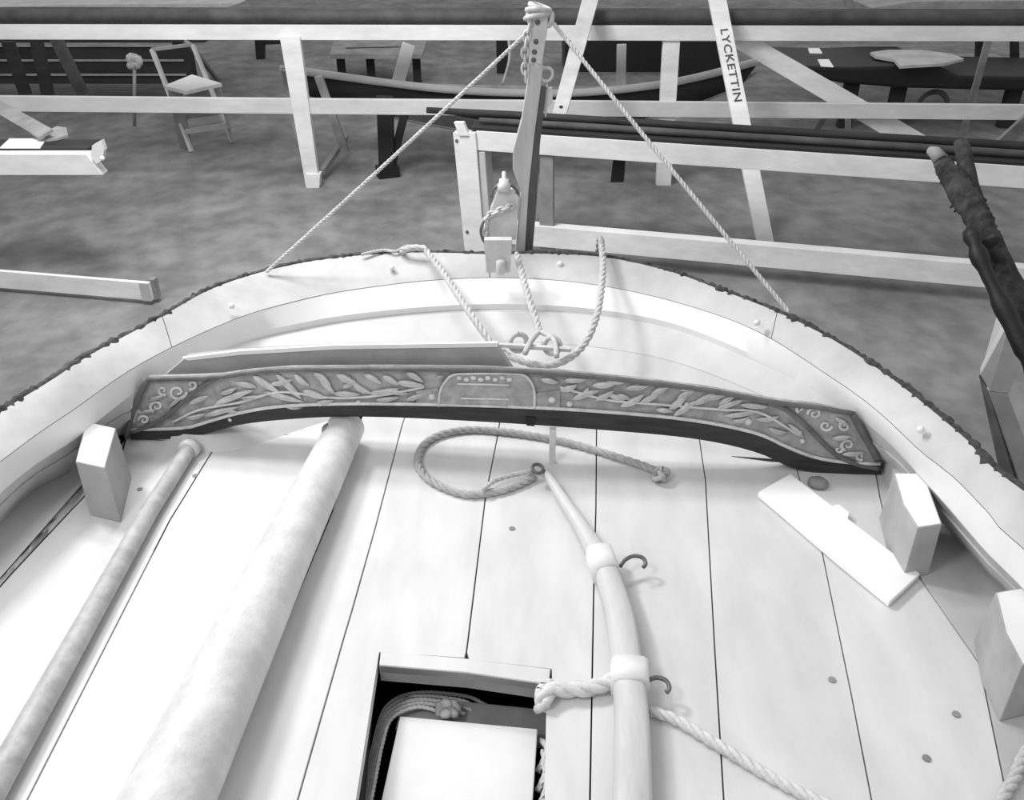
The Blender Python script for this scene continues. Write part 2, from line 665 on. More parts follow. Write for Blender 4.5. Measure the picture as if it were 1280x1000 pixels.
# side carlings of the hatch and the dark bilge floor under it
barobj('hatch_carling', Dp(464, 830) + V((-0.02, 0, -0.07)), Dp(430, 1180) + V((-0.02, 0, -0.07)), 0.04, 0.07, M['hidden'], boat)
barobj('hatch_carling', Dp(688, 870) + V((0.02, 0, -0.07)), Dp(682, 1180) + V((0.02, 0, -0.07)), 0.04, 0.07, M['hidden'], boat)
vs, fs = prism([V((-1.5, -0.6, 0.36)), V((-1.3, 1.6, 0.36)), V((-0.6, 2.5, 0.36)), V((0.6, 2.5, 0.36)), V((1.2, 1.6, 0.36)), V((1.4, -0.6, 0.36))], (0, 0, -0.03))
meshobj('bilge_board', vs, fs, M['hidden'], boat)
# deck beams under the planks
for y in (0.55, 1.72, 2.2):
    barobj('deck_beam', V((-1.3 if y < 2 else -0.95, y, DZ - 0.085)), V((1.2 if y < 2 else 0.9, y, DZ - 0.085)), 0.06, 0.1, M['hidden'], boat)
# near part of the deck behind the camera's frame, to the open cockpit
# (outside the frame the planks simply end on a beam)

# grey backing board fixed along the bulwark above the carving
bp0 = Pz(160, 549, DZ); bp1 = Pz(1102, 592, DZ)
bdir = (bp1 - bp0).normalized()
bn = V((bdir.y, -bdir.x, 0)).normalized()
if bn.y > 0: bn = -bn
bk = bp0 - bn * 0.055


def Bk(x, y): return Pn(x, y, bk, bn)


poly = [Bk(205, 470), Bk(232, 447), (Bk(300, 440)), Bk(420, 434), Bk(620, 432), Bk(645, 470), Bk(645, 500), Bk(205, 500)]
vs, fs = prism(poly, -bn * 0.03)
o = meshobj('backing_board', vs, fs, M['backing'], boat); bev(o, 0.002)
poly = [Bk(228, 447), Bk(300, 438), Bk(420, 431), Bk(622, 428), Bk(622, 433), Bk(420, 436), Bk(300, 443), Bk(236, 450)]
vs, fs = prism([p + bn * 0.004 for p in poly], -bn * 0.012)
meshobj('backing_board_lip', vs, fs, M['bevel'], boat)

# bolts through the cap
for x, y in ((290, 385), (490, 337), (946, 406), (1150, 540), (83, 476), (700, 332), (330, 350)):
    c = Pz(x, y, (RZ + AZ) / 2 + .004)
    vs, fs = blob(c + V((0, 0, 0.008)), 0.012, 0.012, 0.011, 8)
    meshobj('bolt_head', vs, fs, M['bevel'], boat, True)


# sawn timber heads against the bulwark
def head(top, zt, foot, name='timber_head', rounded=False, cutm=M['cut'], zb=DZ):
    """top polygon in image at height zt; foot polygon on the deck"""
    t = [Pz(x, y, zt) for x, y in top]
    cc_ = sum(t, V()) / len(t)
    f = [V((cc_.x + (p.x - cc_.x) * 1.08, cc_.y + (p.y - cc_.y) * 1.08, zb)) for p in t]
    n = len(t)
    mb = MB()
    tl = [a + V((0, 0, -0.014)) for a in t]
    mid = [a.lerp(b, 0.5) for a, b in zip(tl, f)]
    mb.add(t + tl + mid + f, [tuple(range(n))] + [(k * n + i, k * n + (i + 1) % n, (k + 1) * n + (i + 1) % n, (k + 1) * n + i) for k in range(3) for i in range(n)] + [tuple(range(3 * n, 4 * n))])
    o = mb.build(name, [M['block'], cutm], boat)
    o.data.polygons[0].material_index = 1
    bev(o, 0.004)
    return o


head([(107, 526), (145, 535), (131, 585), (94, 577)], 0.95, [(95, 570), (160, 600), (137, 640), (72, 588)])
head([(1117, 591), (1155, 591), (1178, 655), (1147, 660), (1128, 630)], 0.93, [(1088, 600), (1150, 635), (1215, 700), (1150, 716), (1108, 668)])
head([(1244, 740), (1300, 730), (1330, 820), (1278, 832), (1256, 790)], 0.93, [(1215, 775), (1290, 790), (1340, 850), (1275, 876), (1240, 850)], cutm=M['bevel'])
# narrow dark slivers laid on the deck as painted gap shade by the carved board
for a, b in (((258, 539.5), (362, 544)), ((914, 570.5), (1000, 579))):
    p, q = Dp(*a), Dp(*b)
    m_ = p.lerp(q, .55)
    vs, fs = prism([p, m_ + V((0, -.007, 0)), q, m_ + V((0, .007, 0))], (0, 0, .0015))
    meshobj('gap_shade', vs, fs, M['black'], boat)
# small deck fittings: chocks by the board ends
vs, fs = prism([Dp(1094, 566), Dp(1118, 590), Dp(1150, 660), Dp(1125, 642)], (0, 0, 0.06))
meshobj('end_chock', vs, fs, M['bulwark'], boat)
vs, fs = lathe(Dp(1022, 606), (0, 0, 1), [(0, 0.03), (0.012, 0.03), (0.02, 0.02), (0.022, 0.0)], 14)
meshobj('deck_plate', vs, fs, M['grey_wood'], boat, True)

# ------------------------------------------------------------------ carved board
cb = thing('carved_board', 'long grey wooden board carved with leaves and an arched centre, standing across the stern deck', 'carving', bp0)
TH = 0.028


def C(x, y, d=0.0): return Pn(x, y, bp0 + bn * d, bn)


top_l = [(183, 474), (230, 473), (275, 471), (310, 466), (360, 462), (480, 461), (600, 462), (700, 467), (800, 477), (880, 487), (930, 496), (975, 504), (1020, 509), (1066, 517)]
bot_l = [(1096, 581), (1060, 580), (1025, 575), (990, 562), (950, 546), (900, 535), (840, 526), (760, 519), (680, 514), (600, 511), (500, 509), (420, 509), (350, 512), (300, 520), (260, 531), (230, 540), (162, 542)]
poly = [C(x, y) for x, y in top_l + bot_l]
vs, fs = prism(poly, -bn * TH)
meshobj('panel', vs, fs, M['carve'], cb)
# dark plinth that follows the arched lower edge
lo = [(163, 549), (232, 548), (262, 541), (300, 531), (350, 525), (420, 521), (500, 522), (600, 527), (680, 532), (760, 538), (840, 545), (900, 554), (950, 567), (985, 583), (1020, 591), (1060, 593), (1102, 593)]
up = [(163, 540), (230, 538), (260, 530), (300, 519), (350, 511), (420, 508), (500, 508), (600, 510), (680, 513), (760, 518), (840, 525), (900, 534), (950, 546), (985, 562), (1020, 575), (1060, 581), (1100, 583)]
nU = 60
cu = catmull([C(x, y, 0.010) for x, y in up], nU)
cl = catmull([C(x, y, 0.010) for x, y in lo], nU)
vs, fs = loop_loft([cu, cl, [p - bn * 0.05 for p in cl], [p - bn * 0.05 for p in cu]])
meshobj('plinth', vs, fs, M['plinth'], cb)['label'] = 'dark arched lower edge'


def bead(px, r, m, name, d=0.008, sides=8, taper=False, n=None, par=None):
    pts = catmull([C(x, y, d) for x, y in px], n or max(8, len(px) * 5))
    rr = r
    if taper:
        k = len(pts)
        rr = [r * (0.25 + 0.75 * math.sin(math.pi * min(1, max(0, (i + 0.5) / k)))) for i in range(k)]
    vs, fs = tube(pts, rr, sides)
    return meshobj(name, vs, fs, m, par or cb, True)


bead(top_l, 0.0085, M['mould'], 'top_moulding', n=70)
bead([(183, 474), (172, 500), (164, 520), (158, 545)], 0.010, M['mould'], 'end_moulding')
bead([(1066, 517), (1078, 540), (1092, 564), (1097, 574)], 0.011, M['mould'], 'end_moulding')
bead([(272, 472), (250, 485), (228, 503), (206, 522), (185, 533), (163, 541)], 0.0072, M['mould'], 'sweep_moulding')
bead([(960, 503), (982, 512), (1005, 530), (1025, 550), (1045, 568), (1070, 580), (1098, 586)], 0.0078, M['mould'], 'sweep_moulding')
bead([(x, y - 3) for x, y in up], 0.006, M['leaf'], 'lower_bead', n=70, d=0.006)


def leaf(x0, y0, x1, y1, wd, m=None, par=None, d=0.004, bend=0.0, name='carved_leaf'):
    a, b = C(x0, y0, d), C(x1, y1, d)
    ax = b - a
    L = ax.length
    ax.normalize()
    sd = bn.cross(ax).normalized()
    n = 8
    vs = []
    for i in range(n + 1):
        t = i / n
        W = wd * (math.sin(math.pi * t ** 0.8) ** 0.8) * 0.5 + 0.0006
        c = a + ax * (L * t) + sd * (bend * math.sin(math.pi * t))
        h = 0.011 * math.sin(math.pi * min(1, t * 0.9 + 0.06))
        vs += [c - sd * W, c - sd * W * 0.5 + bn * h, c + bn * h * 0.45, c + sd * W * 0.5 + bn * h * 1.1, c + sd * W]
    fs = [(i * 5 + k, i * 5 + k + 1, i * 5 + 5 + k + 1, i * 5 + 5 + k) for i in range(n) for k in range(4)]
    fs.append((0, 1, 2, 3, 4)); fs.append(tuple(n * 5 + k for k in range(5)))
    fs += [(i * 5 + 4, i * 5, i * 5 + 5, i * 5 + 9) for i in range(n)]
    return meshobj(name, vs, fs, m or M['leaf'], par or cb, True)


# garland: stem and leaves left of the centre
def ybot(x):
    for i in range(len(up) - 1):
        if up[i][0] <= x <= up[i + 1][0]:
            t = (x - up[i][0]) / (up[i + 1][0] - up[i][0])
            return up[i][1] * (1 - t) + up[i + 1][1] * t
    return 540


def ytop(x):
    for i in range(len(top_l) - 1):
        if top_l[i][0] <= x <= top_l[i + 1][0]:
            t = (x - top_l[i][0]) / (top_l[i + 1][0] - top_l[i][0])
            return top_l[i][1] * (1 - t) + top_l[i + 1][1] * t
    return 475


bead([(215, 528), (250, 512), (300, 503), (350, 490), (410, 497), (470, 495), (530, 484)], 0.004, M['leaf'], 'garland_stem')
bead([(700, 484), (760, 500), (830, 506), (900, 512), (950, 516), (1000, 545)], 0.004, M['leaf'], 'garland_stem')
# hand-placed leaves read off the carving
LV = [(338, 480, 366, 474, .016), (428, 484, 444, 474, .014), (484, 488, 512, 492, .012), (352, 506, 384, 507, .012), (722, 497, 736, 484, .014), (756, 474, 786, 476, .014), (758, 492, 782, 500, .014), (820, 512, 842, 514, .012), (850, 488, 880, 484, .012), (898, 506, 922, 494, .014), (916, 526, 938, 520, .012), (508, 500, 530, 492, .014), (545, 472, 556, 470, .01), (676, 474, 700, 478, .014), (232, 522, 258, 516, .012), (275, 492, 296, 484, .014),
      (268, 506, 318, 487, .020), (255, 520, 300, 508, .016), (322, 484, 292, 478, .016), (316, 470, 352, 492, .022), (345, 468, 378, 500, .022), (330, 490, 382, 503, .018),
      (368, 468, 388, 482, .018), (378, 488, 410, 498, .022), (392, 466, 414, 482, .018), (400, 476, 420, 494, .015), (416, 492, 452, 493, .016), (420, 468, 450, 482, .022),
      (440, 478, 466, 492, .018), (455, 468, 478, 480, .016), (462, 492, 500, 485, .018), (478, 470, 500, 482, .018), (496, 478, 532, 482, .020), (508, 466, 530, 478, .016),
      (470, 500, 500, 496, .014), (395, 504, 418, 500, .014), (300, 497, 330, 494, .012), (236, 505, 262, 494, .014), (280, 512, 300, 516, .012),
      (705, 476, 735, 474, .016), (700, 488, 722, 480, .018), (715, 500, 750, 488, .018), (740, 482, 772, 478, .018), (744, 500, 768, 488, .016), (775, 508, 806, 492, .020),
      (782, 486, 812, 482, .016), (798, 504, 828, 486, .016), (812, 496, 838, 482, .016), (836, 512, 860, 490, .020), (846, 500, 872, 486, .016), (842, 520, 872, 500, .018),
      (866, 506, 896, 490, .018), (880, 500, 910, 494, .014), (895, 512, 930, 500, .016), (905, 520, 950, 512, .014), (925, 506, 962, 508, .014), (945, 524, 975, 520, .012),
      (960, 535, 985, 540, .012), (770, 494, 790, 500, .012), (985, 530, 1005, 548, .012)]
for q in LV:
    leaf(*q[:4], q[4] * 1.3, bend=random.uniform(-.006, .006))
for k, (x, y, r) in enumerate([(935, 527, 6), (1003, 551, 4), (400, 505, 4), (712, 505, 5), (448, 503, 4), (858, 505, 4), (288, 524, 4), (1000, 540, 3), (540, 496, 6), (690, 500, 6)]):
    rot = Matrix((bdir, V((0, 0, 1)), -bn)).transposed()
    vs, fs = blob(C(x, y, 0.004), r * 0.0022, r * 0.0022, 0.009, 8, rot)
    meshobj('carved_berry', vs, fs, M['leaf'], cb, True)


# curls in the two end panels
def curl(cx, cy, r, turns, ph, flip=1):
    pts = []
    for i in range(22):
        t = i / 21
        a = ph + flip * turns * 2 * math.pi * t
        rr = r * (1 - 0.8 * t)
        pts.append((cx + rr * math.cos(a), cy + rr * 0.85 * math.sin(a)))
    P = [C(x, y, 0.004) for x, y in pts]
    vs, fs = tube(P, [0.0058 * (1 - 0.4 * i / 21) for i in range(22)], 6)
    meshobj('carved_curl', vs, fs, M['leaf'], cb, True)


for q in [(222, 490, 12, 1.3, 0), (196, 508, 9, 1.2, 2), (204, 488, 7, 1, 1), (180, 525, 7, 1.2, 3), (240, 481, 7, 1, 2, -1)]: curl(*q)
for q in [(1018, 517, 9, 1.3, 3), (1032, 532, 8, 1.2, 0), (1060, 556, 9, 1.2, 2), (1056, 533, 7, 1.1, 4, -1), (1075, 570, 6, 1, 1), (1048, 562, 6, 1, 5), (1000, 511, 5, 1, 2)]: curl(*q)
leaf(1040, 548, 1066, 545, .018); leaf(1052, 568, 1082, 565, .016); leaf(1044, 522, 1062, 532, .014)
leaf(186, 500, 205, 494, .014); leaf(176, 515, 195, 512, .012); leaf(210, 510, 232, 492, .012)

# arched centre piece (cartouche) with bars and bosses
ca = [(548, 508), (550, 490), (556, 478), (566, 469), (590, 467), (640, 467), (655, 469), (664, 478), (668, 490), (668, 511)]
vs, fs = prism([C(x, y, 0.010) for x, y in ca], -bn * 0.01)
cart = meshobj('cartouche', vs, fs, M['carve'], cb)
bead(ca, 0.0042, M['leaf'], 'cartouche_rim', d=0.010, n=50, par=cart)
for y, w0, w1 in ((480, 572, 637), (498, 576, 637), (507, 576, 634)):
    bead([(w0, y), ((w0 + w1) / 2, y + .5), (w1, y + 1.5)], 0.0032, M['leaf'], 'carved_bar', d=0.012, par=cart)
for i, x in enumerate(range(574, 640, 9)):
    rot = Matrix((bdir, V((0, 0, 1)), -bn)).transposed()
    vs, fs = blob(C(x, 472.5 + (i % 2) * 2, 0.012), 0.010, 0.008, 0.006, 8, rot)
    meshobj('carved_boss', vs, fs, M['leaf'], cart, True)
for sg, x0, x1 in ((-1, 520, 548), (1, 668, 700)):
    pp = [C(x0, ybot(x0) - 4, 0.006), C(x0, 488 + (4 if sg > 0 else 0), 0.006), C(x1, 486 + (2 if sg > 0 else 0), 0.006), C(x1, ybot(x1) - 4, 0.006)]
    vs, fs = prism(pp, -bn * 0.008)
    o = meshobj('side_scroll', vs, fs, M['carve'], cb); bev(o, 0.002)
# small dark peg hole piece on the plinth
vs, fs = prism([C(657, 521, 0.014), C(670, 522, 0.014), C(668, 533, 0.014), C(658, 532, 0.014)], -bn * 0.01)
meshobj('peg_hole', vs, fs, M['black'], cb)

# ------------------------------------------------------------------ spars lying on the deck
def spar(name, label, pxs, m, cat='spar', gouge=None):
    """pxs: image centre line with radius at each point"""
    pts, rs = [], []
    for x, y, r in pxs:
        pts.append(Pz(x, y, DZ + r + 0.002)); rs.append(r)
    org = V((pts[0].x, pts[0].y, DZ))
    t = thing(name, label, cat, org)
    c = []; rr = []
    for i in range(len(pts) - 1):
        for k in range(8):
            u = k / 8
            c.append(pts[i].lerp(pts[i + 1], u)); rr.append(rs[i] * (1 - u) + rs[i + 1] * u)
    c.append(pts[-1]); rr.append(rs[-1])
    vs, fs = tube(c, rr, 28)
    o = meshobj('shaft', vs, fs, m, t, True)
    return t, pts, rs


t, P_, R_ = spar('mast_spar', 'thick round pale spar lying on deck from the carved board towards the left foreground', [(433, 533, 0.060), (352, 700, 0.073), (212, 996, 0.088), (120, 1190, 0.092)], M['spar'])
d = (P_[0] - P_[1]).normalized()
vs, fs = lathe(P_[0] - d * 0.004, d, [(0, 0.0605), (0.004, 0.055), (0.012, 0.048)], 24)
meshobj('sawn_end', vs, fs, M['cut'], t, True)
k0 = P_[0].lerp(P_[1], 0.12) + V((-0.040, 0, 0.041))
vs, fs = blob(k0, 0.014, 0.03, 0.012, 10); meshobj('knot', vs, fs, M['grey_wood'], t, True)
t, P_, R_ = spar('boathook_pole', 'thin round grey-brown pole lying on deck at the left, knob at its far end', [(236, 562, 0.024), (186, 640, 0.026), (0, 971, 0.030), (-120, 1190, 0.031)], M['thinspar'], 'pole')
d = (P_[0] - P_[1]).normalized()
vs, fs = lathe(P_[0] - d * 0.012, d, [(0, 0.026), (0.006, 0.033), (0.022, 0.035), (0.034, 0.030), (0.04, 0.01)], 16)
meshobj('knob', vs, fs, M['iron_pale'], t, True)

# ------------------------------------------------------------------ tiller
tz = DZ + 0.045
tlc = [(682, 588), (706, 625), (729, 660), (752, 700), (765, 735), (777, 780), (786, 850), (790, 900), (791, 1000), (791, 1170)]
twd = [.022, .030, .040, .058, .066, .072, .076, .078, .080, .082]
tl = thing('tiller', 'curved pale wooden tiller lying down the middle of the deck, two iron bands with hooks', 'tiller', Pz(682, 588, DZ))
pc = [Pz(x, y, tz) for x, y in tlc]
N_ = 60
cc = catmull(pc, N_)
ww = []
for i in range(N_):
    s = i / (N_ - 1) * (len(twd) - 1)
    # relate by nearest control point
    dmin = sorted(range(len(pc)), key=lambda k: (pc[k] - cc[i]).length)[:2]
    a, b = dmin
    da, db = (pc[a] - cc[i]).length, (pc[b] - cc[i]).length
    ww.append((twd[a] * db + twd[b] * da) / (da + db + 1e-9))
vs, fs = [], []
K = 12
for i in range(N_):
    a, b = cc[max(0, i - 1)], cc[min(N_ - 1, i + 1)]
    T = (b - a).normalized(); sdv = V((T.y, -T.x, 0)).normalized()
    W = ww[i] / 2
    H = min(0.034, W * 1.1)
    for k in range(K):
        an = 2 * math.pi * k / K
        cx, cz = math.cos(an), math.sin(an)
        cx = math.copysign(abs(cx) ** 0.6, cx); cz = math.copysign(abs(cz) ** 0.6, cz)
        vs.append(cc[i] + sdv * (W * cx) + V((0, 0, H * cz - 0.008)))
for i in range(N_ - 1):
    for k in range(K):
        q = (k + 1) % K
        fs.append((i * K + k, i * K + q, (i + 1) * K + q, (i + 1) * K + k))
fs.append(tuple(range(K))); fs.append(tuple(range((N_ - 1) * K, N_ * K)))
meshobj('shaft', vs, fs, M['tiller'], tl, True)


def band(x, y, y2, wd):
    a, b = Pz(x[0], y, tz), Pz(x[1], y2, tz)
    T = (b - a).normalized(); sdv = V((T.y, -T.x, 0)).normalized()
    if sdv.x < 0: sdv = -sdv
    ring = []
    vs, fs = [], []
    for j, (p, g) in enumerate(((a, 1.0), (b, 1.0))):
        for sc in (1.0,):
            for k in range(K):
                an = 2 * math.pi * k / K
                cx, cz = math.cos(an), math.sin(an)
                cx = math.copysign(abs(cx) ** 0.55, cx); cz = math.copysign(abs(cz) ** 0.55, cz)
                vs.append(p + sdv * ((wd / 2 + 0.004) * cx) + V((0, 0, 0.038 * cz - 0.006)))
    for k in range(K):
        q = (k + 1) % K
        fs.append((k, q, K + q, K + k))
    fs.append(tuple(range(K))); fs.append(tuple(range(K, 2 * K)))
    bnd = meshobj('band', vs, fs, M['lid'], tl, True)
    return bnd, a.lerp(b, 0.5), sdv


for (xs, y, y2, wd, hk) in (((748, 758), 690, 716, .064, (781, 708)), ((787, 788), 830, 858, .082, (806, 864))):
    bnd, c, sdv = band(xs, y, y2, wd)
    h0 = Pz(hk[0], hk[1], tz)
    pts = [h0 + V((-0.012, 0.0, 0)), h0 + V((0.004, 0.020, 0.006)), h0 + V((0.028, 0.030, 0.010)), h0 + V((0.050, 0.022, 0.010)), h0 + V((0.056, 0.006, 0.004)), h0 + V((0.048, -0.004, 0))]
    vs, fs = tube(catmull(pts, 24), 0.0055, 8)
    meshobj('hook', vs, fs, M['iron'], tl, True)
# eye at the tiller's head
vs, fs = tube(ring_pts(Pz(672, 586, tz + 0.01), (0.2, -0.3, 1), 0.017, 20), 0.0055, 8, cap=False)
meshobj('eye', vs, fs, M['iron'], tl, True)
# upright pin by the tiller head
pb = Pz(690, 578, DZ)
pin = MB().add(*bar(pb, pb + V((0, 0, 0.13)), 0.020, 0.020, (0, 1, 0))).build('iron_pin', M['iron_pale'], None, bevel=0.003)
tag(pin, 'short upright pale pin standing on deck between tiller head and carved board', 'pin')

# ------------------------------------------------------------------ ropes on the deck
def rope(name, label, pts, r, m, cat='rope', group=None, extra=None):
    pts = [V(p) for p in pts]
    mbx = rope_mesh(pts, r)
    if extra:
        for e in extra: mbx.add(*e)
    o = mbx.build(name, m, None, True)
    return tag(o, label, cat, group)


rz = DZ + 0.012


def loopz(l, z=rz): return [Pz(x, y, z) for x, y in l]


lp = loopz([(664, 590), (640, 599), (618, 606), (600, 604)]) [:0] + loopz([(668, 596), (645, 607), (618, 615), (585, 618), (556, 610), (532, 596), (522, 577), (530, 556), (552, 543), (590, 537), (640, 541),
           (690, 549), (735, 560), (780, 574), (812, 585), (826, 592)])
knot = []
kc = Pz(826, 594, rz + 0.008)
for n_, o_ in (((1, 0.3, 0.5), (0, 0, 0)), ((0.2, 1, 0.4), (0.006, 0.01, 0.004)), ((-0.5, 0.4, 1), (-0.006, -0.008, 0.002))):
    knot.append(tube(ring_pts(kc + V(o_), n_, 0.018, 14), 0.009, 6, cap=False))
rope('rope', 'grey rope looped on deck from the tiller eye, knotted at its right end', lp, 0.0125, M['rope_dim'], extra=knot)
rope('rope', 'short end of rope doubled back beside the deck loop at the tiller eye', loopz([(668, 588), (640, 594), (618, 601), (604, 612)], rz + 0.02), 0.008, M['rope'])

# lashing round the hatch corner to the tiller band
lz = DZ + 0.022
lash = [Pz(676, 885, lz - 0.03), Pz(680, 874, lz), Pz(690, 862, lz + .003), Pz(715, 862, lz), Pz(740, 860, lz), Pz(764, 851, lz + 0.004), Pz(776, 846, lz + 0.03)]
ex = []
for k, (x, y) in enumerate(((682, 866), (687, 866), (677, 872))):
    ex.append(tube(ring_pts(Pz(x, y, DZ + 0.002), (1, -0.3, 0.3), 0.024, 14), 0.009, 6, cap=False))
rope('rope', 'thick pale rope lashed round the hatch corner and made fast to the tiller', lash, 0.019, M['rope_white'], extra=ex)
rope('rope', 'pale rope trailing across deck from the tiller band to the lower right', loopz([(812, 888), (845, 900), (885, 924), (925, 948), (970, 975), (1020, 1000), (1090, 1030), (1150, 1090)]), 0.0125, M['rope_white'])
rope('rope', 'rope end crossing the lower right corner of the deck', loopz([(1296, 925), (1280, 945), (1268, 972), (1252, 1000), (1235, 1050), (1230, 1120)]), 0.0125, M['rope'])

# rope hanging over the rail, in front of the bulwark
hz = [(506, 312, 1.165), (528, 310, 1.175), (536, 318, 1.16), (560, 350, 1.13), (590, 395, 1.085), (620, 434, 1.03), (648, 450, 1.01), (680, 457, 1.0), (708, 450, 1.01), (732, 428, 1.04),
      (746, 395, 1.09), (752, 360, 1.13), (754, 330, 1.165), (752, 308, 1.19), (751, 300, 1.16)]
hzp = [Pz(x, y, z - 0.045) for x, y, z in hz]
hzp = [hzp[0] + V((-.02, .05, -.05))] + hzp + [hzp[-1] + V((0, .05, -.02)), hzp[-1] + V((0, .08, -.12))]
rope('rope', 'grey rope slung in a U over the stern rail above the carved board', hzp, 0.0125, M['rope'])
rope('rope', 'short rope hanging from the stern post foot down to the wooden toggle', [Pz(x, y, z - 0.04) for x, y, z in [(646, 318, 1.17), (652, 340, 1.145), (660, 370, 1.11), (670, 400, 1.075), (674, 415, 1.06)]], 0.013, M['rope'],
     extra=[tube(ring_pts(Pz(648, 428, 1.000), (0.3, -1, 0.2), 0.030, 16), 0.010, 6, cap=False), tube(ring_pts(Pz(690, 432, 0.995), (-0.4, -1, 0.3), 0.028, 16), 0.010, 6, cap=False),
            tube(catmull([Pz(674, 414, 1.020), Pz(664, 426, 1.020), Pz(656, 442, 1.005)], 12), 0.010, 6), tube(catmull([Pz(674, 414, 1.020), Pz(692, 424, 1.020), Pz(696, 446, 0.995)], 12), 0.010, 6)])
tg = barobj('toggle', Pz(624, 431, 1.005), Pz(714, 437, 1.000), 0.018, 0.014, M['tiller'], None, bevel=0.004)
tag(tg, 'pale wooden toggle bar held in rope loops on the bulwark', 'toggle')
# line along the rail, left of the rope bight
rope('rope', 'thin line lying along the rail top left of the rope bight', [Pz(x, y, RZ + .012) for x, y in [(452, 318), (478, 313), (495, 314), (508, 308), (524, 308)]], 0.006, M['rope'])

# ------------------------------------------------------------------ white board on deck
wb = MB().add(*prism(loopz([(988, 592), (1040, 632), (1048, 630), (1062, 640), (1060, 648), (1150, 717), (1112, 752), (1048, 700), (948, 615)], DZ + 0.022), (0, 0, -0.018))).build('white_board', M['paper'], None, bevel=0.002)
tag(wb, 'plain white board lying flat on deck at the right', 'board')

# ------------------------------------------------------------------ box, rope coil and rag in the hatch
bxz = DZ - 0.10
bt = [Pz(500, 895, bxz), Pz(672, 911, bxz), Pz(664, 1030, bxz), Pz(470, 1030, bxz)]
bx = thing('wooden_box', 'white lidded box standing in the open deck hatch', 'box', (bt[0].x, bt[0].y - 0.1, 0.36))
vs, fs = prism(bt, (0, 0, -0.022)); o = meshobj('lid', vs, fs, M['lid'], bx); bev(o, 0.003)
cen = sum(bt, V()) / 4
vs, fs = prism([cen + (p - cen) * 0.95 + V((0, 0, -0.022)) for p in bt], (0, 0, -(bxz - 0.022 - 0.362))); meshobj('case', vs, fs, M['lid'], bx)
cz = bxz - 0.02
for k in range(5):
    o_ = 9 * k
    pts = [Pz(452 - o_ * .4, 1060, cz - .012 * k), Pz(468 - o_ * .3, 980, cz - .012 * k), Pz(478 - o_ * .3, 930, cz - .012 * k), Pz(490 - o_ * .2, 898 - o_ * .4, cz - .01 * k), Pz(520, 884 - o_ * .5, cz - .01 * k), Pz(545 + o_, 888 - o_ * .5, cz - .01 * k), Pz(572 + o_, 896 - o_ * .4, cz - .012 * k)]
    rope('rope_coil', ['topmost', 'second', 'third', 'fourth', 'lowest'][k] + ' turn of pale line coiled round the box in the hatch', pts, 0.0048, M['rope_white'], 'rope', 'turns of line round the box')
for k in range(3):
    pts = [Pz(676 + k * 2, 925 + 14 * k, cz), Pz(684, 935 + 22 * k, cz + .004), Pz(680, 950 + 22 * k, cz), Pz(672, 965 + 24 * k, cz - .01)]
    rope('rope_coil', ['upper', 'middle', 'lower'][k] + ' bight of line in the gap right of the hatch box', pts, 0.0075, M['rope_white'], 'rope', 'bights of line right of the box')
mb = MB()
for k in range(7):
    a = k * 0.9
    mb.add(*blob(Pz(560 + 10 * math.cos(a), 886 + 6 * math.sin(a), cz + 0.01 + 0.004 * (k % 3)), 0.014, 0.018, 0.012, 8, Matrix.Rotation(a, 3, 'Z')))
o = mb.build('rag', M['cloth'], None, True)
tag(o, 'crumpled grey rag stuffed behind the hatch box', 'rag')
# ledge behind the box under the hatch
barobj('bilge_ledge', Pz(500, 893, bxz - 0.05), Pz(700, 913, bxz - 0.05), 0.10, 0.02, M['grey_wood'], boat)

# ------------------------------------------------------------------ stern post with fittings
SY = 3.33


def Q(x, y, dy=0.0): return Py(x, y, SY + dy)


sp = thing('stern_post', 'upright wooden post with iron fittings and chain at the middle of the stern rail', 'post', Q(650, 330))
poly = [Q(644, 322), (Q(655, 240)), Q(648, 205), Q(640, 190), Q(655, 130), Q(664, 60), Q(686, 60), Q(676, 130), Q(668, 190), Q(666, 322)]
poly = [Q(645, 330), Q(654, 245), Q(655, 236), Q(665, 190), Q(668, 170), Q(676, 110), Q(684, 60), Q(668, 60), Q(662, 100), Q(652, 150), Q(640, 190), Q(641, 212), Q(650, 235), Q(644, 290), Q(640, 330)]
post_poly = [Q(643, 335), Q(651, 240), Q(641, 212), Q(641, 190), Q(652, 150), Q(660, 100), Q(664, 40), Q(682, 40), Q(676, 110), Q(668, 170), Q(661, 235), Q(655, 335)]
vs, fs = prism(post_poly, (0, 0.05, 0)); o = meshobj('blade', vs, fs, M['post'], sp); bev(o, 0.003)
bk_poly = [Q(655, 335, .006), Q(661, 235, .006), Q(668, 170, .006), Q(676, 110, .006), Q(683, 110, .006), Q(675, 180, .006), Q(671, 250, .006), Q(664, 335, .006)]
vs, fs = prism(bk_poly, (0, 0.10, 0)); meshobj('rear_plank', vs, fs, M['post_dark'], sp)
# head plate with holes shown as studs, top rope bunch
hp = [Q(663, 80, -.006), Q(660, 40, -.006), Q(660, 14, -.006), Q(686, 12, -.006), Q(684, 40, -.006), Q(677, 80, -.006)]
vs, fs = prism(hp, (0, 0.062, 0)); hpo = meshobj('head_plate', vs, fs, M['iron_pale'], sp); bev(hpo, 0.003)
for x, y in ((672, 28), (670, 52), (668, 65), (667, 75)):
    vs, fs = lathe(Q(x, y, -.005), (0, -1, 0), [(0, .009), (.004, .009), (.006, .006)], 10)
    meshobj('stud', vs, fs, M['iron'], hpo, True)


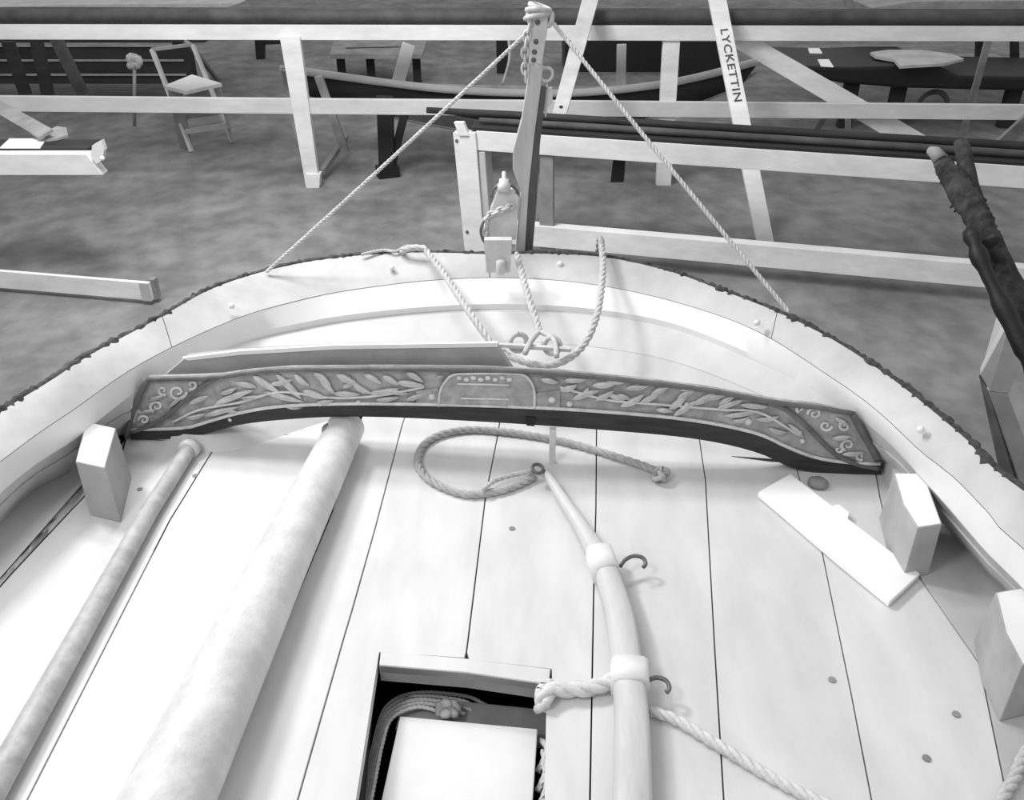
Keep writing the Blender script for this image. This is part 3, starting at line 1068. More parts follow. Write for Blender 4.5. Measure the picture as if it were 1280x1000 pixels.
def chain(pts, R, r, name, m, par):
    c = catmull(pts, max(2, int(sum((pts[i + 1] - pts[i]).length for i in range(len(pts) - 1)) / (R * 1.5)) + 1))
    fr = frames(c)
    for i, p in enumerate(c):
        T, A, B = fr[i]
        n = A if i % 2 else B
        q = []
        for k in range(15):
            a = 2 * math.pi * k / 14
            q.append(p + T * (R * 1.25 * math.cos(a)) + T.cross(n) * (R * 0.75 * math.sin(a)))
        vs, fs = tube(q, r, 6, cap=False)
        meshobj(name, vs, fs, m, par, True)


chain([Q(661, 35, -.01), Q(657, 55, -.01), Q(656, 75, -.01), Q(657, 96, -.01)], 0.016, 0.0045, 'chain_link', M['iron_pale'], sp)
vs, fs = tube(ring_pts(Q(683, 93, .02), (0.3, -1, 0), 0.024, 18), 0.006, 8, cap=False); meshobj('ring', vs, fs, M['iron_pale'], sp, True)
vs, fs = tube([Q(668, 80, 0), Q(676, 83, .01), Q(681, 86, .015)], 0.007, 8); meshobj('ring_eye', vs, fs, M['iron_pale'], sp, True)
# hanging shackle plate below the ring
vs, fs = prism([Q(674, 112, .02), Q(690, 110, .02), Q(691, 128, .02), Q(685, 134, .02), Q(682, 148, .02), Q(679, 134, .02), Q(674, 136, .02)], (0, 0.02, 0))
meshobj('hanging_plate', vs, fs, M['iron_pale'], sp)
vs, fs = tube([Q(683, 102, .03), Q(683, 112, .03)], 0.006, 8); meshobj('link_bar', vs, fs, M['iron_pale'], sp, True)
# rope turns at the top
for k, (x, y, n_, R) in enumerate(((673, 14, (0.1, 0.3, 1), .040), (672, 20, (-.2, .2, 1), .043), (675, 9, (0.3, 0, 1), .036), (664, 24, (1, -.4, .4), .022), (686, 24, (1, .5, -.3), .022))):
    vs, fs = tube(ring_pts(Q(x, y, .01), n_, R, 18), 0.0095, 6, cap=False)
    meshobj('rope_turn', vs, fs, M['rope'], sp, True)
# lower fittings
lb = [Q(606, 300, -.02), Q(613, 262, -.02), Q(622, 240, -.02), Q(640, 238, -.02), Q(649, 246, -.02), Q(645, 300, -.02)]
vs, fs = prism(lb, (0, 0.04, 0)); o = meshobj('cheek_block', vs, fs, M['iron_pale'], sp); bev(o, 0.004)
FY_ = Pz(622, 341, 1.088).y
vs, fs = prism([Py(605, 300, FY_), Py(640, 300, FY_), Py(638, 341, FY_), Py(608, 341, FY_)], (0, 0.035, 0)); o = meshobj('foot_plate', vs, fs, M['iron_pale'], sp); bev(o, 0.003)
vs, fs = lathe(Q(630, 240, -.03), (0, .3, 1), [(0, .026), (.03, .026), (.034, .02), (.05, .018), (.052, .008), (.075, .008), (.078, .0)], 14); meshobj('cap_nut', vs, fs, M['iron_pale'], sp, True)
vs, fs = tube(ring_pts(Q(631, 246, -.01), (0, -1, 0), 0.052, 16, a0=-1.6, a1=1.6, ref=(0, 0, 1)), 0.006, 6); meshobj('hoop', vs, fs, M['iron'], sp, True)
vs, fs = lathe(Py(626, 342, FY_ - .015), (0, 0, 1), [(0, .015), (.006, .018), (.05, .018), (.054, .012), (.056, 0)], 12); meshobj('bolt', vs, fs, M['iron_pale'], sp, True)
chain([Q(638, 258, -.035), Q(622, 264, -.04), Q(608, 272, -.03), Q(606, 290, -.03)], 0.013, 0.0045, 'chain_link', M['iron_pale'], sp)
vs, fs = tube(catmull([Q(605, 275, -.03), Q(601, 288, -.03), Q(604, 300, -.03), Q(608, 304, -.03)], 12), 0.006, 6); meshobj('hasp', vs, fs, M['iron'], sp, True)

# the two stay cords
for lab, a, b in (('thin pale stay cord from the post head down to the left rail', Q(660, 40), Pz(333, 340, RZ + .006)), ('thin pale stay cord from the post head down to the right rail', Q(690, 27), Pz(986, 390, RZ + .012))):
    o = rope_mesh([a, a.lerp(b, .33) + V((0, 0, -.004)), a.lerp(b, .66) + V((0, 0, -.004)), b], 0.0076 if a.x > 0.1 else 0.0068).build('stay_cord', M['wire'], None, True)
    tag(o, lab, 'cord')

# ------------------------------------------------------------------ far white rack
RY = 7.5


def R(x, y, dy=0): return Py(x, y, RY + dy)


def hbeam(name, y0a, y0b, xl, yl, xr, yr, Ya, Yb, th, m, par):
    """beam face between left (top yl0,bottom yl1) and right; vertical front face"""
    pass


def faceprism(P4, depth, name, m, par, bevel=0.003, mats=None):
    n = (P4[1] - P4[0]).cross(P4[2] - P4[1]).normalized()
    if n.y < 0: n = -n
    vs, fs = prism(P4, n * depth)
    o = meshobj(name, vs, fs, m, par)
    if bevel: bev(o, bevel)
    return o


fr_ = thing('timber_rack', 'long white timber rack with two rails running right across the background', 'rack', (0, RY, 0))
XL, XR = -420, 1700
z_t1, z_t0 = R(640, 30).z, R(640, 49).z
z_m1, z_m0 = R(640, 118).z, R(640, 137).z


def railbox(z0, z1, Y, th, x0, x1, name, m, par, tilt=0.0, bevel=0.004):
    vs = []
    P4 = [V((x0, Y, z0)), V((x1, Y, z0 - tilt)), V((x1, Y, z1 - tilt)), V((x0, Y, z1))]
    return faceprism(P4, th, name, m, par, bevel)


railbox(z_t0, z_t1, RY, 0.07, -6, 6, 'top_rail', M['beam'], fr_, 0.02)
railbox(z_m0, z_m1, RY - .005, 0.05, -6, 6, 'middle_rail', M['beam_grey'], fr_, 0.10)
# posts
def post_px(par, xa, ya, xb, yb, wpx_a, wpx_b, Y, th, m, name='post'):
    P4 = [Py(xb - wpx_b / 2, yb, Y), Py(xb + wpx_b / 2, yb, Y), Py(xa + wpx_a / 2, ya, Y), Py(xa - wpx_a / 2, ya, Y)]
    return faceprism(P4, th, name, m, par)


post_px(fr_, 362, 46, 391, 235, 25, 17, RY - .03, .07, M['beam'])
post_px(fr_, 840, 46, 829, 243, 21, 18, RY + .02, .07, M['beam'])
# diagonal brace
P4 = [R(1162, 192, .08), R(1250, 232, .08), R(925, 44, .08), R(885, 44, .08)]
P4 = [R(885, 40, .07), R(935, 42, .07), R(1262, 230, .07), R(1212, 232, .07)]
faceprism(P4, .05, 'brace', M['beam'], fr_)
# rear feet of left post
bar_o = lambda n, a, b, w_, h_, m, p=None, up=(0, 0, 1): barobj(n, a, b, w_, h_, m, p, up)
bar_o('foot_strut', Py(398, 95, 7.75), Py(432, 190, 7.9), .07, .04, M['grey_wood'], fr_, (0, 1, 0))
bar_o('foot_strut', Py(402, 215, 7.65), Py(432, 172, 8.3), .05, .05, M['grey_wood'], fr_)
faceprism([R(382, 218, -.05), R(400, 218, -.05), R(399, 236, -.05), R(383, 236, -.05)], .1, 'foot_block', M['beam'], fr_)
# dark spars lying on the top rail
for k, (dy, r, lab) in enumerate(((0.02, .052, 'front dark spar lying along the top of the far white rack'), (0.16, .05, 'rear dark spar lying along the top of the far white rack'))):
    z = z_t1 + r - (0.0 if dy < .1 else 0.0)
    c = [V((-5.5 + 11 * i / 10, RY + dy + .02, z + 0.004 - 0.02 * i / 10)) for i in range(11)]
    vs, fs = tube(c, r, 12)
    o = meshobj('long_spar', vs, fs, M['middark'], None, True)
    tag(o, lab, 'spar', 'spars on the far rack')

# leaning planks
lpk = thing('stencilled_plank', 'white plank leaning on the far rack with stencilled capital letters', 'plank', Pz(955, 306, 0))
a0 = Pz(958, 308, 0.005); a1 = Py(898, 4, 7.40)
ax = (a1 - a0).normalized(); sx = V((1, 0, 0)); sx = (sx - ax * sx.dot(ax)).normalized(); nn = sx.cross(ax).normalized()
if nn.y > 0: nn = -nn
ext = (a1 - a0).length + 0.15
P4 = [a0 - sx * .062, a0 + sx * .062, a0 + ax * ext + sx * .068, a0 + ax * ext - sx * .068]
vs, fs = prism(P4, -nn * 0.025); o = meshobj('board', vs, fs, M['beam'], lpk); bev(o, .002)
# lettering
cu_ = bpy.data.curves.new('lettering', 'FONT')
cu_.body = 'LYCKETTIN'
cu_.size = 0.085
cu_.extrude = 0.0008
cu_.space_character = 1.12
cu_.offset = 0.0012
cu_.align_y = 'CENTER'
tmp = bpy.data.objects.new('tmp', cu_)
COL.objects.link(tmp)
dg = bpy.context.evaluated_depsgraph_get()
me = bpy.data.meshes.new_from_object(tmp.evaluated_get(dg))
bpy.data.objects.remove(tmp)
s0 = Pn(909, 36, a0, nn)
e0 = Pn(922, 127, a0, nn)
t_s = (s0 - a0).dot(ax); t_e = (e0 - a0).dot(ax)
xs = [v.co.x for v in me.vertices]
sc_ = (t_s - t_e) / (max(xs) - min(xs))
for v in me.vertices:
    q = a0 + ax * t_s - ax * ((v.co.x - min(xs)) * sc_) + sx * (v.co.y * 1.0) + nn * (0.002 + v.co.z)
    v.co = q - origin_of(lpk)
me.materials.clear(); me.materials.append(M['ink'])
link(bpy.data.objects.new('lettering', me), lpk)

lp2 = thing('leaning_plank', 'pale plank with a hole near its foot, leaning across the top of the far rack', 'plank', Py(697, 152, 6.45))
b0 = Py(697, 150, 6.45); b1 = Py(737, 2, 7.38)
ax = (b1 - b0).normalized(); sx = V((1, 0, 0)); sx = (sx - ax * sx.dot(ax)).normalized()
nn = sx.cross(ax).normalized()
if nn.y > 0: nn = -nn
P4 = [b0 - sx * .05, b0 + sx * .05, b0 + ax * ((b1 - b0).length + .1) + sx * .062, b0 + ax * ((b1 - b0).length + .1) - sx * .062]
vs, fs = prism(P4, -nn * 0.03); o = meshobj('board', vs, fs, M['pale_wood'], lp2); bev(o, .002)
vs, fs = lathe(b0 + ax * .12 + nn * .001, nn, [(0, .014), (.002, .014), (.003, .0)], 12); meshobj('bolt_hole', vs, fs, M['black'], lp2)

# ------------------------------------------------------------------ near white rack (right)
A0 = V((0.0, 5.865, 0)); A1 = V((3.9, 4.9, 0))
wd = (A1 - A0).normalized(); wn = V((wd.y, -wd.x, 0))
if wn.y > 0: wn = -wn
A0 = V((.22, 5.81, 0))


def W(x, y, d=0.0): return Pn(x, y, A0 + wn * d, wn)


nr = thing('timber_rack', 'white timber rack behind the boat at the right, square corner post beside the stern post', 'rack', (W(590, 320).x, W(590, 320).y, 0))
# z heights from image
zt1, zt0 = W(680, 169).z, W(680, 194).z
zb1, zb0 = W(700, 285).z, W(700, 311).z


def wrail(x0, x1, z1, z0, dep, name, m, ds=0.0):
    a = W(x0, 200); b = W(x1, 300)
    P4 = [V((a.x, a.y, z0)), V((b.x, b.y, z0)), V((b.x, b.y, z1)), V((a.x, a.y, z1))]
    P4 = [p + wn * ds for p in P4]
    vs, fs = prism(P4, -wn * dep)
    o = meshobj(name, vs, fs, m, nr); bev(o, .004)
    return o


wrail(596, 1500, zt1, zt0, .09, 'top_rail', M['beam'])
wrail(640, 1500, zb1, zb0, .09, 'bottom_rail', M['beam'])
# corner post: two boards
def wpost(xa, ya, wa, xb, yb, wb_, d, dep, m, name='post'):
    P4 = [W(xb - wb_ / 2, yb, d), W(xb + wb_ / 2, yb, d), W(xa + wa / 2, ya, d), W(xa - wa / 2, ya, d)]
    vs, fs = prism(P4, -wn * dep); o = meshobj(name, vs, fs, m, nr); bev(o, .003); return o


wpost(580, 166, 28, 596, 345, 24, .02, .09, M['beam'])
wpost(573, 153, 12, 580, 170, 12, .03, .04, M['beam'], 'post_end')
wpost(602, 190, 8, 612, 345, 10, .0, .16, M['pale_wood'], 'inner_post')
for x, y in ((571, 176), (584, 290)):
    vs, fs = lathe(W(x, y, .021), wn, [(0, .012), (.004, .012), (.005, 0)], 8); meshobj('bolt_head', vs, fs, M['iron'], nr)
# dark legs at the back of the rack
wpost(775, 185, 14, 771, 228, 16, -.35, .06, M['dark'], 'back_leg')
wpost(683, 195, 16, 683, 325, 18, -.02, .05, M['grey_wood'], 'middle_post')
# far end post, outside the frame
wpost(1420, 215, 26, 1420, 420, 26, .02, .09, M['beam'])

# dark shelf and two thin dark spars on the near rack
a = W(588, 180, -.005); b = W(1480, 220, -.005)
P4 = [V((a.x, a.y, zt1 + .001)), V((b.x, b.y, zt1 + .001))]
P4 += [P4[1] - wn * .36, P4[0] - wn * .36]
vs, fs = prism(P4, (0, 0, .018)); o = meshobj('shelf_board', vs, fs, M['dark'], nr)
for k, (dd, r, lab) in enumerate(((-.10, .024, 'front dark pole lying along the top of the right-hand near rack'), (-.27, .028, 'rear dark pole lying along the top of the right-hand near rack, left end overhanging'))):
    a = W(600 if k == 0 else 536, 180, dd); b = W(1480, 220, dd)
    z = zt1 + .021 + r
    c = [V((a.x, a.y, z)).lerp(V((b.x, b.y, z)), i / 8) for i in range(9)]
    vs, fs = tube(c, [r * (.75 if i == 0 else 1) for i in range(9)], 12)
    o = meshobj('dark_pole', vs, fs, M['middark'] if k == 0 else M['dark'], None, True)
    tag(o, lab, 'pole', 'dark poles on the near rack')

# white capped beam and dark beam end at the far right
t = thing('painted_beam', 'short white and dark beam end sticking out behind the forked branch at the right edge', 'beam', Py(1236, 195, 5.6))
faceprism([Py(1234, 184, 5.6), Py(1420, 192, 5.5), Py(1420, 203, 5.5), Py(1234, 195, 5.6)], .12, 'top_board', M['beam'], t)
faceprism([Py(1222, 194, 5.62), Py(1420, 203, 5.52), Py(1420, 218, 5.52), Py(1222, 208, 5.62)], .12, 'dark_board', M['black'], t)
vs, fs = tube([Py(1218, 198, 5.6), Py(1233, 200, 5.6)], .05, 14); meshobj('round_end', vs, fs, M['black'], t, True)

# ------------------------------------------------------------------ forked branch (right)
fb = thing('forked_branch', 'dark barked forked branch leaning up at the right edge', 'branch', V((2.45, 1.85, 0)))


def branch(pts, name, sides=14, jit=.12):
    P = catmull([Py(x, y, Y) for x, y, Y, r in pts], 40)
    n = len(P)
    rr = []
    for i in range(n):
        s = i / (n - 1) * (len(pts) - 1)
        k = min(int(s), len(pts) - 2)
        rr.append(pts[k][3] * (1 - (s - k)) + pts[k + 1][3] * (s - k))
    fr = frames(P)
    vs, fs = [], []
    for i, p in enumerate(P):
        _, A, B = fr[i]
        for k in range(sides):
            a = 2 * math.pi * k / sides
            q = rr[i] * (1 + random.uniform(-jit, jit))
            vs.append(p + (A * math.cos(a) + B * math.sin(a)) * q)
    for i in range(n - 1):
        for k in range(sides):
            q = (k + 1) % sides
            fs.append((i * sides + k, i * sides + q, (i + 1) * sides + q, (i + 1) * sides + k))
    fs += [tuple(range(sides)), tuple(range((n - 1) * sides, n * sides))]
    return meshobj(name, vs, fs, M['bark'], fb, True)


branch([(1600, 925, 1.83, .07), (1480, 760, 2.0, .066), (1345, 560, 2.30, 0.063), (1290, 425, 2.60, 0.061), (1272, 385, 2.70, 0.060), (1247, 325, 2.85, 0.059), (1226, 280, 3.00, 0.054), (1212, 235, 3.10, 0.044), (1205, 195, 3.20, 0.039), (1201, 178, 3.25, 0.025)], 'trunk')
branch([(1236, 305, 2.82, 0.042), (1222, 272, 2.90, 0.044), (1203, 242, 3.00, 0.044), (1186, 216, 3.10, 0.040), (1176, 203, 3.15, 0.029)], 'fork')
vs, fs = tube([Py(1176, 200, 3.145), Py(1168, 190, 3.180), Py(1162, 188, 3.200)], [.027, .022, .015], 10); meshobj('cut_tip', vs, fs, M['grey_wood'], fb, True)
def _split():
    pass


vs, fs = tube(catmull([Py(1213, 288, 2.800), Py(1228, 330, 2.700), Py(1262, 400, 2.550), Py(1300, 480, 2.400)], 20), [.026 + random.uniform(-.006, .006) for _ in range(20)], 9); meshobj('split_side', vs, fs, M['black'], fb, True)
for x, y in ((1222, 250), (1215, 262), (1198, 250), (1193, 245)):
    vs, fs = tube([Py(x + 8, y, 3.02), Py(x - 5, y + 15, 2.98)], [.012, .003], 5); meshobj('twig_stub', vs, fs, M['bark'], fb)

# white timber trestle behind the boat on the right
ty = 3.2
tr = thing('white_trestle', 'white timber stand with angled arm beside the hull at the right edge', 'stand', V((2.0, 2.9, 0)))
P4 = [Py(1262, 402, 2.9), Py(1284, 440, 2.9), Py(1262, 492, 2.9), Py(1236, 489, 2.9)]
faceprism(P4, .09, 'arm', M['beam_grey'], tr)
P4 = [Py(1262, 402, 2.905), Py(1236, 489, 2.905), Py(1222, 476, 2.93), Py(1252, 410, 2.93)]
faceprism([Py(1225, 468, 2.92), Py(1237, 488, 2.9), Py(1262, 402, 2.9), Py(1256, 404, 2.92)], .06, 'arm_side', M['beam_grey'], tr)
faceprism([Py(1237, 490, 2.9), Py(1260, 492, 2.9), Py(1323, 657, 2.9), Py(1293, 657, 2.9)], .1, 'leg', M['pale_wood'], tr)
faceprism([Py(1223, 470, 2.93), Py(1236, 490, 2.91), Py(1282, 655, 2.91), Py(1262, 650, 2.93)], .08, 'leg_side', M['grey_wood'], tr)

# ------------------------------------------------------------------ left rack ends
lr = thing('timber_rack', 'white timber rack reaching in at the left edge, low and upper rail ends', 'rack', (-3.4, 5.2, 0))
zz1 = 0.155; zz0 = 0.03
a = Pz(190, 376, zz0); b = Pz(-200, 343, zz0)
P4 = [a, b, b + V((0, 0, .12)), a + V((0, 0, .12))]
# lower rail, with its grey sawn end
nrm = (b - a).normalized(); nq = V((nrm.y, -nrm.x, 0)); nq = nq if nq.y > 0 else -nq
vs, fs = prism(P4, nq * .03); o = meshobj('bottom_rail', vs, fs, M['beam'], lr); bev(o, .003)
vs, fs = prism([a + nrm * -.001 - nq * 0.001, a - nrm * -.06 - nq * .001, a - nrm * -.06 + V((0, 0, .12)) - nq * .001, a + V((0, 0, .12)) - nq * .001], -nq * .008); o = meshobj('rail_end', vs, fs, M['pale_wood'], lr)
vs, fs = prism([a + nrm * -.02 + nq * .03, a - nrm * -.02 + nq * .03, a - nrm * -.02 + nq * .03 + V((0, 0, .13)), a + nq * .03 + nrm * -.02 + V((0, 0, .13))], nq * .05); meshobj('end_block', vs, fs, M['grey_wood'], lr)
a = Pz(128, 219, .72); b = Pz(-200, 219, .72)
h = Py(60, 193, a.y).z - .72
P4 = [a, b, b + V((0, 0, h)), a + V((0, 0, h)) + V((-.07, 0, 0))]
vs, fs = prism(P4, (0, .09, 0)); o = meshobj('top_rail', vs, fs, M['beam'], lr); bev(o, .003)
zt = .72 + h
vs, fs = prism([V((b.x, a.y + .09, zt - .05)), V((a.x - .1, a.y + .09, zt - .05)), V((a.x - .1, a.y + .09, zt + .01)), V((b.x, a.y + .09, zt + .01))], (0, .22, 0)); meshobj('shelf_board', vs, fs, M['dark'], lr)
for dx in (-.9, -.25):
    barobj('post', V((a.x + dx * 1.0 - .55, a.y + .2, .02)), V((a.x + dx * 1.0 - .55, a.y + .2, .68)), .08, .08, M['beam_grey'], lr, (0, 1, 0)) if dx < -.5 else None
o = MB().add(*prism([Py(115, 182, a.y), Py(126, 176, a.y), Py(130, 188, a.y), Py(128, 200, a.y), Py(120, 205, a.y), Py(114, 196, a.y)], (0, .05, 0))).build('rail_knob', M['beam'], lr)
vs, fs = blob(Py(128, 198, a.y - .02), .016, .016, .016, 8); meshobj('bolt_head', vs, fs, M['bevel'], lr, True)
# white sheet and planks lying on it
pp = [Pz(0, 184, zt + .02), Pz(50, 184, zt + .02), Pz(58, 173, zt + .02), Pz(12, 173, zt + .02), ]
o = MB().add(*prism(pp, (0, 0, -.008))).build('white_sheet', M['paper'], None)
tag(o, 'small white sheet lying on the dark shelf of the left rack', 'sheet')
o = barobj('short_plank', Py(-30, 118, 6.6), Py(58, 168, 5.70), .10, .02, M['grey_wood'], None, (0, -.6, 1), bevel=.002)
tag(o, 'pale plank slanting down from the left edge to the left rack', 'plank')
o = MB().add(*prism([Pz(56, 178, zt + .012), Pz(62, 166, zt + .012), Pz(72, 161, zt + .012), Pz(84, 163, zt + .012), Pz(86, 172, zt + .012), Pz(72, 176, zt + .012)], (0, 0, .02))).build('paddle_blade', M['grey_wood'], None, bevel=.003)
tag(o, 'small rounded grey blade lying on the left rack', 'blade')

# ------------------------------------------------------------------ stepladder
ld = thing('stepladder', 'small wooden stepladder with a white tread behind the far rack at the left', 'stepladder', Pz(262, 185, 0))
f1 = Pz(240, 190, 0.0); f2 = Pz(291, 178, 0.0)
t1 = Py(186, 56, f1.y + .25); t2 = Py(238, 54, f2.y + .15)
bar_o('stringer', f1, Py(190, 62, f1.y + .35), .03, .06, M['pale_wood'], ld, (0, 1, 0))
bar_o('stringer', f2, Py(241, 56, f2.y + .30), .03, .06, M['pale_wood'], ld, (0, 1, 0))
ts = [Py(205, 108, f1.y), Py(236, 116, f1.y - .12), Py(277, 106, f2.y - .1), Py(262, 99, f2.y + .1), Py(238, 95, f2.y + .2)]
zts = sum(p.z for p in ts) / 5
ts = [Pz(205, 107, .66), Pz(232, 114, .66), Pz(277, 104, .66), Pz(240, 93, .66)]
vs, fs = prism(ts, (0, 0, -.03)); meshobj('tread', vs, fs, M['beam'], ld)
bar_o('seat_bracket', Pz(233, 113, .64), Py(226, 135, f1.y + .1), .03, .03, M['pale_wood'], ld, (0, 1, 0))
bar_o('front_leg', Pz(273, 107, .64), f2, .03, .03, M['pale_wood'], ld, (0, 1, 0))
m1 = Py(190, 62, f1.y + .35).lerp(f1, .80); m2 = Pz(273, 107, .64).lerp(f2, .68)
bar_o('rung', m1, m2, .02, .05, M['pale_wood'], ld)
m1 = Py(190, 62, f1.y + .35).lerp(f1, .66); m2 = Pz(273, 107, .64).lerp(f2, .42)
bar_o('rung', m1, m2, .02, .05, M['grey_wood'], ld)
bar_o('rear_leg', Pz(212, 108, .64) + V((0, .1, 0)), Pz(229, 188, 0) + V((0, .1, 0)), .12, .03, M['grey_wood'], ld, (0, 1, 0))
bar_o('top_bar', Py(190, 62, f1.y + .35), Py(238, 56, f2.y + .3), .04, .03, M['grey_wood'], ld)
# jar-like tool on a stick beside it
o = thing('cloth_hung_stake', 'pale rag hung over a thin stake left of the stepladder', 'stake', Pz(168, 158, 0))
vs, fs = tube([Pz(168, 158, 0), Py(168, 75, Pz(168, 158, 0).y)], .018, 8); meshobj('stake', vs, fs, M['grey_wood'], o, True)
mb = MB()
for k in range(6):
    mb.add(*blob(Py(168 + 5 * math.cos(k), 76 + 5 * math.sin(k * 2), Pz(168, 158, 0).y), .05, .04, .06, 8, Matrix.Rotation(k, 3, 'Y')))
mb.build('rag', M['cloth'], o, True)

# ------------------------------------------------------------------ skiff behind the far rack
SK = 8.1
sk = thing('rowing_skiff', 'long shallow skiff with pale gunwale and dark side, lying behind the far rack', 'boat', (0.1, SK, 0))


def K_(x, y, dy=0): return Py(x, y, SK + dy)


gl = [(350, 86), (400, 92), (480, 103), (560, 112), (640, 116), (720, 116), (800, 109), (870, 97), (950, 76)]
gt = catmull([K_(x, y, 0.0) for x, y in gl], 50)
vs, fs = tube(gt, .034, 8); meshobj('gunwale', vs, fs, M['beam_grey'], sk, True)
lw = []
for i, p in enumerate(gt):
    t_ = i / 49
    lw.append(V((p.x * .93, p.y - .05 + .25 * math.sin(math.pi * t_), max(.12, p.z - .2 - .2 * math.sin(math.pi * t_)))))
vs, fs = loop_loft([gt, lw, [p + V((0, .02, 0)) for p in lw], [p + V((0, .02, 0)) for p in gt]])
meshobj('near_side', vs, fs, M['dark'], sk, True)
gt2 = [V((p.x, p.y + .75 * math.sin(math.pi * i / 49) + .02, p.z - .10)) for i, p in enumerate(gt)]
lw2 = [V((p.x, p.y + .45 * math.sin(math.pi * i / 49) + .02, p.z)) for i, p in enumerate(lw)]
vs, fs = loop_loft([gt2, lw2, [p + V((0, .02, 0)) for p in lw2], [p + V((0, .02, 0)) for p in gt2]])
meshobj('far_side', vs, fs, M['grey_wood'], sk, True)
vs, fs = loop_loft([lw, lw2, dn(lw2, -.02), dn(lw, -.02)])
meshobj('bottom', vs, fs, M['grey_wood'], sk, True)
for nm, x0, y0, x1, y1, wpx, m in (('stake', 511, 55, 496, 108, 15, M['beam_grey']), ('stake', 777, 55, 776, 112, 11, M['pale_wood'])):
    bar_o(nm, K_(x0, y0, .05), K_(x1, y1, .03), wpx * .0075, .03, m, sk, (0, 1, 0))
bow = K_(356, 92, .1)
bar_o('stem', K_(356, 84, 0), V((K_(356, 84, 0).x + .05, SK, .2)), .06, .06, M['grey_wood'], sk, (0, 1, 0))
# cradle leg under the skiff, dark
o = thing('dark_trestle', 'black sloping trestle leg under the skiff left of the corner post', 'trestle', Pz(487, 220, 0))
b0 = Pz(484, 220, 0)
bar_o('leg', b0, Py(481, 120, b0.y + .05), .14, .06, M['black'], o, (0, 1, 0))
bar_o('leg', b0 + V((.02, .02, 0)), Py(508, 132, b0.y + .1), .07, .05, M['black'], o, (0, 1, 0))
bar_o('foot', b0 + V((-.08, -.05, .05)), b0 + V((.10, .02, .05)), .12, .1, M['black'], o)
bar_o('crossbar', Py(476, 135, b0.y + .1), Py(600, 158, b0.y + .1), .05, .1, M['middark'], o)

# ------------------------------------------------------------------ clutter beyond
def fY(y): return Pz(640, y, 0).y


def solid(name, label, cat, px, Y, th, m, group=None):
    P = [Py(x, y, Y) for x, y in px]
    vs, fs = prism(P, (0, th, 0))
    o = meshobj(name, vs, fs, m); bev(o, .004)
    return tag(o, label, cat, group)


# dark bench far left with pale edges and sloping legs
bt_ = thing('dark_bench', 'long dark bench with pale edge strips and sloping legs at the far left', 'bench', Pz(90, 112, 0))
by = 10.2
P = [Py(-200, 50, by), Py(262, 46, by), Py(262, 78, by), Py(-200, 84, by)]
z1 = P[0].z
top = [V((-7.5, by, .78)), V((-3.35, by, .78)), V((-3.3, by + .9, .78)), V((-7.5, by + .9, .78))]
vs, fs = prism(top, (0, 0, -.05)); meshobj('top', vs, fs, M['dark'], bt_)
for z in (.70, .55, .40):
    barobj('edge_strip', V((-7.5, by - .02, z)), V((-3.6, by - .02, z)), .02, .022, M['grey_wood'], bt_)
vs, fs = prism([V((-7.5, by, .30)), V((-3.5, by, .30)), V((-3.5, by, .68)), V((-7.5, by, .68))], (0, .04, 0)); meshobj('apron', vs, fs, M['dark'], bt_)
for xa, ya, xb, yb in ((10, 52, 32, 118), (45, 48, 60, 118), (70, 48, 104, 118)):
    bar_o('leg', Py(xa, ya, 8.6), Py(xb, yb, 8.6), .11, .05, M['dark'] if xb < 70 else M['middark'], bt_, (0, 1, 0))
# post behind ladder
o = bar_o('dark_post', Py(222, 48, fY(98)), Pz(224, 98, 0), .12, .08, M['middark'], None, (0, 1, 0)); tag(o, 'short dark post seen through the stepladder', 'post')
# low pale bench
pb_ = thing('pale_bench', 'low pale bench beyond the skiff, left of the stern post', 'bench', Pz(470, 90, 0))
zb = .42
tp = [Pz(412, 68, zb), Pz(528, 68, zb), Pz(534, 50, zb), Pz(420, 44, zb)]
vs, fs = prism(tp, (0, 0, -.05)); meshobj('top', vs, fs, M['grey_wood'], pb_)
q0 = Pz(432, 60, zb + .003); q1 = Pz(504, 58.5, zb + .003)
barobj('gap', q0, q1, .05, .004, M['black'], pb_, bevel=0)
for x in (425, 462, 520):
    bar_o('leg', Pz(x, 66, zb - .05), V((Pz(x, 66, zb - .05).x, Pz(x, 66, zb - .05).y, 0)), .10, .06, M['dark'], pb_, (0, 1, 0))
# dark hull block beyond centre
o = solid('dark_crate', 'large black crate far behind the right of the stern post', 'crate', [(706, 44), (842, 44), (842, 90), (706, 90)], fY(90), .8, M['black'])
o = solid('dark_crate', 'black crate far behind the foot of the stencilled plank', 'crate', [(850, 52), (905, 52), (926, 112), (850, 112)], fY(112), .5, M['black'])
o = solid('dark_post', 'dark upright post just left of the stern post top', 'post', [(620, 42), (636, 42), (634, 92), (621, 92)], fY(92), .1, M['black'])
vs, fs = tube(catmull([Py(635, 44, 8.9), Py(637, 62, 8.9), Py(636, 78, 8.9), Py(628, 106, 8.9)], 14), .014, 6)
o = meshobj('hose', vs, fs, M['pale_wood'], None, True); tag(o, 'thin pale hose hanging left of the stern post', 'hose')
